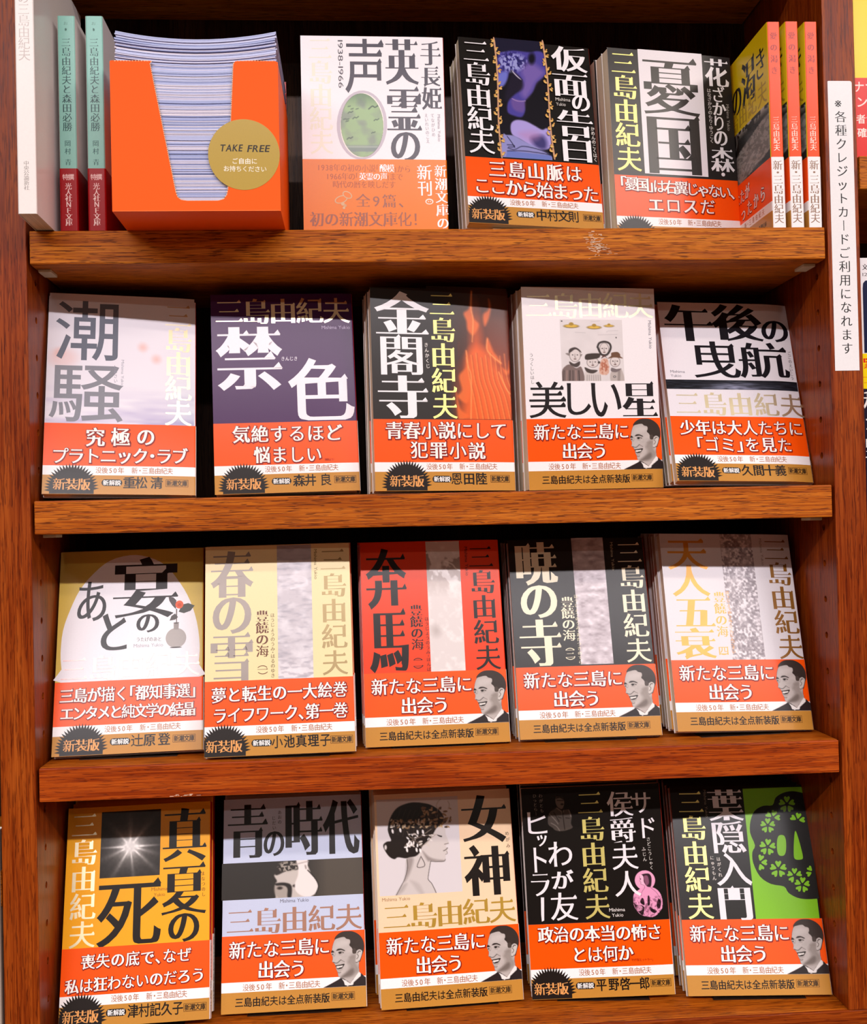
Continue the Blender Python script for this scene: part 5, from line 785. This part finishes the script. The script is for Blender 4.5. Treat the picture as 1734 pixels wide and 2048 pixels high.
for key, bk in BOOKS.items():
    bk['key'] = key
    t = bk['t']; k = CURL.get(key, .6); z = ZROW[bk['row']]; ei = key == 'eirei'
    band = EI_BAND(bk['bt']) if ei else STD_BAND(bk['bt'])
    root, cov, bd = make_book('paperback_book', 105.0, 151.0, t, k, bk['base'], 'd2281a', band)
    tag(root, DESC[key][0], 'book', 'paperbacks shown face out in the '+ROWN[bk['row']])
    fn = front_fn(105., 151., k, 0.0); pr = Print(fn); 
    for op in bk['ops']:
        if op[0] == 'pic':
            pr.n += 1; picture(op[1], *op[2:6], fn, pr.n, cov)
        else: pr.run(op)
    pr.build('cover_print', cov)
    fb = front_fn(105., 151., k, .33); pb = Print(fb)
    if not ei: band_common(pb, bk)
    for op in bk['band']: pb.run(op)
    if bk['face']:
        pb.n += 1; b = bk['bt']-98.5; o = picture('face', 73.9, 98.7+b, 104.85, 137.0+b, fb, pb.n, bd, 'portrait_photo')
        o['label'] = 'small grey photograph of a smiling man in a dark suit, turned left'
    pb.build('band_print', bd)
    if key in ('shiosai', 'kinjiki') or bk['row'] >= 1:
        spine_print(t, 105., 151., [('新・三島由紀夫', 103.4, 142.5, min(6, t*.62), 6.6, BANDNAME_COLOR, 'h')], .33, bd)
    M0 = place_matrix(bk['pose'], z)
    root.matrix_world = M0
    lean = bk['pose'][2]; rng = random.Random(key)
    bpy.context.view_layer.update()
    for i in range(bk['nb']):
        dy = (i+1)*(t+1.0); dz = dy*math.tan(lean)-(9.0 if key == 'kamen' else 0)
        c = copy_tree(root, None, M0 @ Matrix.Translation(Vector((rng.uniform(-1.3, 1.0), dy, dz))*MM), skip=('cover_print', 'cover_picture', 'band_print', 'portrait_photo'))
        tag(c, '%s copy in the pile behind the %s' % (ORD[i], DESC[key][1]), 'book', 'pile behind the '+DESC[key][1])
    # display stand: base plate, leaning back plate, small rounded tab
    q = bk['pose']; n = bk['nb']+1; D = n*(t+1.0)/math.cos(lean)
    st = empty('book_stand', Matrix.Translation(Vector((q[0], q[1], z))*MM) @ Matrix.Rotation(q[3], 4, 'Z'))
    tag(st, 'dark plastic display stand holding up the '+DESC[key][1], 'stand', 'display stands under the books')
    bh = max(.3, q[5]-t*math.sin(lean)-.25)
    if key == 'kamen': mst = mat_plain('clear_beige_acrylic', 'b59a78', .2)
    else: mst = mat_plain('smoked_plastic', '241812', .22)
    box_obj('base_plate', (-34, 1.5, 0.02, 34, min(D+2, 150-q[1]), bh), mst, st, bev=.1)
    Lb = Matrix.Rotation(-lean, 4, 'X'); bm = bmesh.new(); off = n*(t+1.0)+.3
    hgt = 150.0 if key in ('haru', 'honba', 'tennin', 'sado', 'hagakure', 'akatsuki') else 104.0
    lo = off*math.tan(lean)+bh/math.cos(lean)+.6
    pts = [(-30, lo), (30, lo), (30, hgt-26+lo-3)]+[(30*math.cos(a) if 0 else 17*math.cos(a), hgt-15+lo+17*math.sin(a)) for a in [math.pi*i/12 for i in range(13)]]+[(-30, hgt-26+lo-3)]
    vs = [bm.verts.new(Vector((x, off, zz))*MM) for x, zz in pts]; f = bm.faces.new(vs)
    ex = bmesh.ops.extrude_face_region(bm, geom=[f]); bmesh.ops.translate(bm, vec=(0, 1.6*MM, 0), verts=[v for v in ex['geom'] if isinstance(v, bmesh.types.BMVert)])
    bmesh.ops.recalc_face_normals(bm, faces=bm.faces)
    bm.transform(Lb); obj_bm('back_plate', bm, mst, st)

# ---------------------------------------------------------------- books standing spine outward
def spine_out(x0, y, z, roll=0.0, yaw=0.0, t=10, W=105.0):
    """front cover turned to the left, spine facing the room; x0 = left face"""
    return Matrix.Translation(Vector((x0, y, z))*MM) @ Matrix.Rotation(yaw, 4, 'Z') @ Matrix.Rotation(roll, 4, 'Y') @ Matrix.Rotation(-math.pi/2, 4, 'Z') @ Matrix.Translation(Vector((-W/2, 0, 0))*MM)
# three orange-spined copies at the right
H_ = 149.0
for i, (x0, t, dy) in enumerate(((242.9, 9.8, 2.0), (256.0, 9.8, 1.2), (269.2, 9.8, 1.4))):
    if i == 0:
        root, cov, bd = make_book('paperback_book', 105., H_, t, .4, 'e9cc10', 'f24e08', STD_BAND(98.0))
        fn = front_fn(105., H_, .4, 0); pr = Print(fn)
        pr.n += 1; picture('grass', 0, 57.5, 103.8, 98, fn, pr.n, cov)
        pr.glyphs([('愛', 14, 26, 26, 30, 'e'), ('の', 38, 32, 24, 28, 'e'), ('渇', 65, 27, 30, 36, 'e'), ('き', 90, 24, 22, 26, 'e')], '1d1812', STY['x'])
        pr.text('三島由紀夫', 10, 47, 92, 47, 19, 19, 'b5961a', 'h'); pr.build('cover_print', cov)
        fb = front_fn(105., H_, .4, .33); pb = Print(fb)
        pb.text('なたが', 34, 109, 56, 108, 10.5, 12, 'fbf4ee', 'H', '8a1c0c'); pb.text('かったから', 32, 123, 88, 119.5, 11, 12.5, 'fbf4ee', 'H', '8a1c0c')
        pb.text('新・三島由紀夫', 50, 133, 88, 133, 4.6, 4.8, 'b3764c', 'g'); pb.text('新潮文庫', 80, 143, 92, 143, 3.8, 4.2, '1f1714', 'h')
        pb.build('band_print', bd)
        spine_print(t, 105., H_, [('愛の渇き', 10.2, 35.2, 5.4, 5.8, 'a81a0c', 'h'), ('三島由紀夫', 71, 91, 5.0, 5.2, 'fbeee0', 'm')], 0, cov)
        spine_print(t, 105., H_, [('新・三島由紀夫', 104, 142.5, 7.2, 7.4, '9a7a66', 'h')], .33, bd)
        first = root; root.matrix_world = spine_out(x0, dy, Z1+.2, math.radians(-.3), t=t)
        bpy.context.view_layer.update(); r = root
    else:
        r = copy_tree(first, None, spine_out(x0, dy, Z1+.2, math.radians(-.3 if i == 1 else .1), t=t))
    tag(r, ['leftmost of the three orange-spined paperbacks, its yellow front cover in view', 'middle one of the three orange-spined paperbacks', 'rightmost of the three orange-spined paperbacks, beside the post'][i], 'book', 'orange-spined paperbacks standing at the right of the top row')
# two teal-spined copies at the left
for i, (x0, t, dy) in enumerate(((-259.6, 12.3, .8), (-240.6, 12.2, .8))):
    if i == 0:
        band = dict(v=[106.0], slot=lambda r, z: 0, mats=[ink('9c1016'), ink('9c1016')])
        root, cov, bd = make_book('paperback_book', 105., H_, t, .4, 'efe6e2', '8cc7b8', band)
        spine_print(t, 105., H_, [('お', 5.2, 5.2, 3.2, 2.6, '6d9a8c', 'g'), ('380', 9.4, 9.4, 2.6, 2.4, '5d8a7c', 'g'), ('三島由紀夫と森田必勝', 18.5, 77.0, 6.6, 6.7, '1f4a48', 'm'), ('岡村', 88.6, 94.0, 4.4, 4.6, '2e5a58', 'm'), ('青', 101.6, 101.6, 4.4, 4.6, '2e5a58', 'm')], 0, cov)
        pb = Print(spine_fn(105., H_, .33), curved=False)
        pb.text('特撰', t/2-1.9, 112, t/2+1.9, 112, 4.3, 4.4, 'ecc8c2', 'b'); pb.text('光人社ＮＦ文庫', t/2, 118.3, t/2, 143.5, 4.8, 4.9, 'f0d4cc', 'h'); pb.build('spine_lettering', bd)
        teal = root; root.matrix_world = spine_out(x0, dy, Z1+.3, t=t); bpy.context.view_layer.update(); r = root
    else: r = copy_tree(teal, None, spine_out(x0, dy, Z1+.3, t=t))
    tag(r, ['teal-spined paperback with dark red band, next to the tall white book', 'teal-spined paperback with dark red band, next to the orange leaflet box'][i], 'book', 'teal-spined paperbacks')
# tall white book jutting over the shelf edge
root, cov, bd = make_book('white_book', 130., 188., 12.6, .4, 'f0e9e4', 'f4ede8')
spine_print(12.6, 130., 188., [('ことばの三島由紀夫'[3:], 46.5, 84.0, 8.0, 8.4, 'c9bdb8', 'l'), ('中央公論新社', 161.0-6, 177.0-6, 3.6, 3.5, 'a39a96', 'm')], 0, cov)
root.matrix_world = spine_out(-276.0, -42.0, Z1+.2, t=12.6, W=130.); tag(root, 'tall white softcover book with faint grey spine lettering, jutting out past the shelf edge', 'book')

# ---------------------------------------------------------------- orange leaflet box
BX0, BX1, BY0, BY1, BZ1 = -214.2, -105.4, -46.5, 58.0, -23.2
ocard = mat_plain('orange_card', 'ff600a', .5, spec=.14); box = empty('leaflet_box', loc=(0, 0, 0)); tag(box, 'orange cardboard dispenser box with a notched front full of leaflets', 'box')
th = .6; BZ0 = Z1+.1
def panel(name, pts, y0, y1, mat, parent):
    bm = bmesh.new(); vs = [bm.verts.new(Vector((x, y0, z_))*MM) for x, z_ in pts]; f = bm.faces.new(vs)
    ex = bmesh.ops.extrude_face_region(bm, geom=[f]); bmesh.ops.translate(bm, vec=(0, (y1-y0)*MM, 0), verts=[v for v in ex['geom'] if isinstance(v, bmesh.types.BMVert)])
    bmesh.ops.recalc_face_normals(bm, faces=bm.faces); return obj_bm(name, bm, mat, parent)
def rnd(cx, cz, r, a0, a1, n=6): return [(cx+r*math.cos(math.radians(a0+(a1-a0)*i/n)), cz+r*math.sin(math.radians(a0+(a1-a0)*i/n))) for i in range(n+1)]
notch = [(-187.5, BZ1-.2), (-188.5, BZ1-2), (-173.5, -109), (-172.5, -112.5), (-170, -114.6), (-166, -115.2)]+[(-146, -115.2), (-142.3, -114.2), (-140.2, -111.5), (-139.4, -108)]+[(-134.3, BZ1-2.5), (-133.2, BZ1-.3)]
front = [(BX0, BZ0), (BX1, BZ0)]+rnd(BX1-2, BZ1-2, 2, 0, 90, 4)+[(BX1-20, BZ1+.2)]+notch[::-1]+[(BX0+3, BZ1)]+rnd(BX0+1, BZ1-1, 1, 90, 180, 3)
panel('front_panel', front, BY0, BY0+th, ocard, box)
bx = lambda n, b, m=ocard: box_obj(n, b, m, box)
bx('side_flap', (BX0, BY0+th, BZ0, BX0+th, BY1, BZ1-.5)); bx('side_flap', (BX1-th, BY0+th, BZ0, BX1, BY1, BZ1-.5))
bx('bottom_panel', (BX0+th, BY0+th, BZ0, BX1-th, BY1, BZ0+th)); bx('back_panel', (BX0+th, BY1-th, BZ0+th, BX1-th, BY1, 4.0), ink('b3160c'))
# perforated edges of the notch: small paper teeth
bm = bmesh.new(); path = notch; seg = []
for a, b in zip(path[:-1], path[1:]):
    L = math.hypot(b[0]-a[0], b[1]-a[1]); n = max(1, int(L/1.25))
    for i in range(n):
        t0, t1 = i/n, (i+.55)/n; x0, z0_ = a[0]+(b[0]-a[0])*t0, a[1]+(b[1]-a[1])*t0; x1, z1_ = a[0]+(b[0]-a[0])*t1, a[1]+(b[1]-a[1])*t1
        nx, nz = (b[1]-a[1])/L*.55, -(b[0]-a[0])/L*.55
        vs = [bm.verts.new(Vector((x, yy, zz))*MM) for yy in (BY0-.03, BY0+th+.02) for x, zz in ((x0, z0_), (x1, z1_), (x1-nx, z1_-nz), (x0-nx, z0_-nz))]
        for q in ((0, 1, 2, 3), (7, 6, 5, 4), (0, 4, 5, 1), (1, 5, 6, 2), (2, 6, 7, 3), (3, 7, 4, 0)): bm.faces.new([vs[i_] for i_ in q])
x = BX0+3
while x < -189: add_box(bm, x, BY0-.03, BZ1-.5, x+.8, BY0+th+.02, BZ1+.15); x += 1.9
x = -132
while x < BX1-3: add_box(bm, x, BY0-.03, BZ1-.1, x+.8, BY0+th+.02, BZ1+.4); x += 1.9
bmesh.ops.recalc_face_normals(bm, faces=bm.faces)
tag(obj_bm('perforation', bm, mat_plain('torn_card_edge', 'f3c9a0', .8), box), kind='stuff')
# crease lines on the underside front edge
box_obj('fold_ridge', (BX0+1, BY0-.25, BZ0, BX1-1, BY0+.1, BZ0+.5), ink('ff7a35'), box, bev=.1)
# round gold sticker
cx, cz, R_s = -128.6, -85.0, 23.3
pr = Print(lambda u, v, n: ((cx+u)*MM, (BY0-.02-n*DZ*2)*MM, (cz-v)*MM), curved=False)
bm = bmesh.new(); r = bmesh.ops.create_cone(bm, cap_ends=True, segments=72, radius1=R_s*MM, radius2=R_s*MM, depth=.2*MM)
for v in r['verts']: v.co = Vector((cx*MM+v.co.x, (BY0-.11)*MM+v.co.z, cz*MM+v.co.y))
bmesh.ops.recalc_face_normals(bm, faces=bm.faces)
stk = obj_bm('sticker', bm, ink('b99a3e'), box); stk['label'] = 'round dull gold sticker reading TAKE FREE'
pr = Print(lambda u, v, n: ((cx+u)*MM, (BY0-.22-n*DZ)*MM, (cz-v)*MM), curved=False)
pr.latin('TAKE', -15.8, -1.2, -4.4, 6.4, '2a2216', 'b', slant=.2); pr.latin('FREE', 2.0, 16.4, -4.0, 6.4, '2a2216', 'b', slant=.2)
pr.text('ご自由に', -6.0, 4.2, 6.6, 4.4, 4.1, 4.1, 'f6efd8', 'b'); pr.text('お持ちください', -11.6, 9.2, 12.6, 9.6, 4.1, 4.1, 'f6efd8', 'b')
pr.build('sticker_lettering', stk)

# leaflets, one object each
rng = random.Random(11); ltop = -8.0; lb = BZ0+th+.25; NL = 140; pitch = (ltop-lb)/NL
lm = [ink(c) for c in ('b9bfe2', 'cfcbe2', 'a3add8', 'ddd5e2', '8f99c8', 'adb5de')]
meshes = []
def sheet(sag, thick, wave):
    n = 12; V = []; F = []
    for zz in (0, thick):
        for yy in (0, 1):
            for i in range(n+1):
                x = -52.2+104.4*i/n; s_ = sag*((x/52.2)**2); V.append((x*MM, yy*(96+wave)*MM, (zz+s_)*MM))
    r_ = n+1
    for i in range(n):
        F += [(i, r_+i, r_+i+1, i+1), (2*r_+i, 2*r_+i+1, 3*r_+i+1, 3*r_+i), (i, i+1, 2*r_+i+1, 2*r_+i), (r_+i, 3*r_+i, 3*r_+i+1, r_+i+1)]
    F += [(0, 2*r_, 3*r_, r_), (n, r_+n, 3*r_+n, 2*r_+n)]
    return V, F
LV = 12
for g in range(LV):
    sag = 5.5*((g/(LV-1))**1.6)
    row = []
    for m in lm:
        V, F = sheet(sag, pitch*.84, 0); me = bpy.data.meshes.new('leaflet'); me.from_pydata(V, [], F); me.materials.append(m); me.update(); row.append(me)
    meshes.append(row)
for i in range(NL):
    g = i/(NL-1)*(LV-1); gi = int(round(g)); sag_here = 5.5*((gi/(LV-1))**1.6)
    o = bpy.data.objects.new('leaflet', meshes[gi][rng.choice([0, 0, 1, 1, 2, 3, 3, 4, 5])]); sc.collection.objects.link(o)
    top = i > 114; jx = rng.uniform(-.5, .5) if not top else rng.uniform(-.9, .9)
    o.location = ((-160.0+jx+(1.2 if top else 0))*MM, (BY0+th+.9+rng.uniform(0, .8 if not top else 1.8))*MM, (lb+i*pitch)*MM)
    pos = 'topmost leaflet of the stack in the orange box' if i == NL-1 else 'thin pale blue and white leaflet in the stack inside the orange box'
    tag(o, pos, 'leaflet', 'free leaflets stacked in the orange box')

# ---------------------------------------------------------------- notice strip on the right post
st = empty('notice_strip', loc=(294.2*MM, 0, -121.3*MM)); tag(st, 'long narrow white paper notice with vertical Japanese writing taped to the right post', 'notice')
pts = [(-9.1, -104.7), (8.9, -104.7), (8.9, 103.2)]+rnd(7.4, 103.2, 1.5, 20, 90, 3)+rnd(-8.4, 104.1, .6, 90, 180, 2)
p_ = panel('paper', pts, -.35, -.03, ink('efecec'), None); p_.parent = st
pr = Print(lambda u, v, n: (u*MM, (-.35-n*DZ)*MM, -v*MM), curved=False)
pr.text('※各種クレジットカードご利用になれます', .0, -88.6, .2, 88.6, 8.9, 8.9, '2a2626', 's'); pr.build('lettering', p_)
pr = Print(lambda u, v, n: (u*MM, (-.35-n*DZ)*MM, -v*MM), curved=False)

# ---------------------------------------------------------------- neighbouring bays
nb = empty('shelf_board', loc=(600*MM, 0, -70.8*MM)); tag(nb, 'oak shelf board of the neighbouring bay, seen at the right edge', 'shelf')
box_obj('board', (-292.6, 3, -24, 280, DEPTH-1, 0), W_SHELF, nb, bev=.4); box_obj('edge_band', (-292.6, 0, -24, 280, 2.98, 0), W_SHELF, nb, bev=.9)
nb = empty('shelf_board', loc=(600*MM, 0, -330*MM)); tag(nb, 'second oak shelf board of the right-hand neighbouring bay, under the navy covered book', 'shelf')
box_obj('board', (-292.6, 3, -24, 280, DEPTH-1, 0), W_SHELF, nb, bev=.4)
nb = empty('shelf_board', loc=(-600*MM, 0, -560*MM)); tag(nb, 'oak shelf board of the left-hand neighbouring bay, hidden behind the left post', 'shelf')
box_obj('board', (-280, 3, -24, 292.6, DEPTH-1, 0), W_SHELF, nb, bev=.4)
for s in (-1, 1): to_case(box_obj('neighbour_back_panel', (min(s*OUT, s*880), DEPTH, Z4, max(s*OUT, s*880), DEPTH+6, 320), W_BACK))
root, cov, bd = make_book('paperback_book', 128., 188., 14, .4, 'f0d90a', 'f0d90a', dict(v=[130.], slot=lambda r, z: 0, mats=[ink('e2200f'), ink('e2200f')]))
pr = Print(front_fn(128., 188., .4, 0)); pr.glyphs([('蘭', 4.2, 58, 5.6, 6.4, 'e'), ('訳', 6.0, 63.5, 2, 2, 'e')], '2b2416', STY['h']); pr.build('cover_print', cov)
pb = Print(front_fn(128., 188., .4, .33)); pb.text('ナサ', 3, 136.5, 12, 136.5, 8.8, 8.8, 'f7e2d8', 'b'); pb.text('ンケ', 5, 147.5, 13.5, 147.5, 8.8, 8.8, 'f7e2d8', 'b'); pb.text('者が', 4, 160, 11.5, 160, 7.2, 7.2, 'f7e2d8', 'b'); pb.text('確実', 4.5, 170, 11.8, 170, 7.2, 7.2, 'f7e2d8', 'b'); pb.build('band_print', bd)
root.matrix_world = Matrix.Translation(Vector((307.2+64, 4, -70.7))*MM); tag(root, 'bright yellow book with a red band at the far right edge, upper neighbouring shelf', 'book')
root, cov, bd = make_book('paperback_book', 128., 186., 14, .4, 'e9e4e6', 'e9e4e6', dict(v=[69.5, 95.], slot=lambda r, z: (0 if r == 1 else 1), mats=[ink('f0d010'), ink('1f1a2c'), ink('1f1a2c')]))
pr = Print(front_fn(128., 186., .4, 0)); pr.text('文', 4.4, 6.6, 4.4, 6.6, 4.6, 4.6, '2b2626', 'h'); pr.latin('128', 2.4, 9.2, 12, 3.4, '6a6666', 'n')
pr.poly([(2.2, 22), (2.6, 18.5), (4.2, 16.6), (7, 16), (126, 16), (126, 69), (2.2, 69)], '141a3c'); pr.build('cover_print', cov)
pb = Print(front_fn(128., 186., .4, .33)); pb.text('緊', 5.0, 76.5, 5, 76.5, 8.4, 8.6, 'd8280f', 'x'); pb.text('士', 4.6, 87.5, 4.6, 87.5, 8.0, 8.4, 'd8280f', 'x')
pb.text('秘な野', 8.5, 104, 9.5, 138, 17, 17, 'e9e4e0', 'x'); pb.build('band_print', bd)
root.matrix_world = Matrix.Translation(Vector((306.8+64, 4, -329.8))*MM); tag(root, 'white and navy book with a yellow strip, far right edge, second neighbouring shelf', 'book')
root, cov, bd = make_book('paperback_book', 105., 151., 12, .4, 'b0a294', 'b0a294')
root.matrix_world = Matrix.Translation(Vector((-308.0-52.5, -1, Z4+.1))*MM); tag(root, 'beige book just showing at the lower left edge beside the left post', 'book')
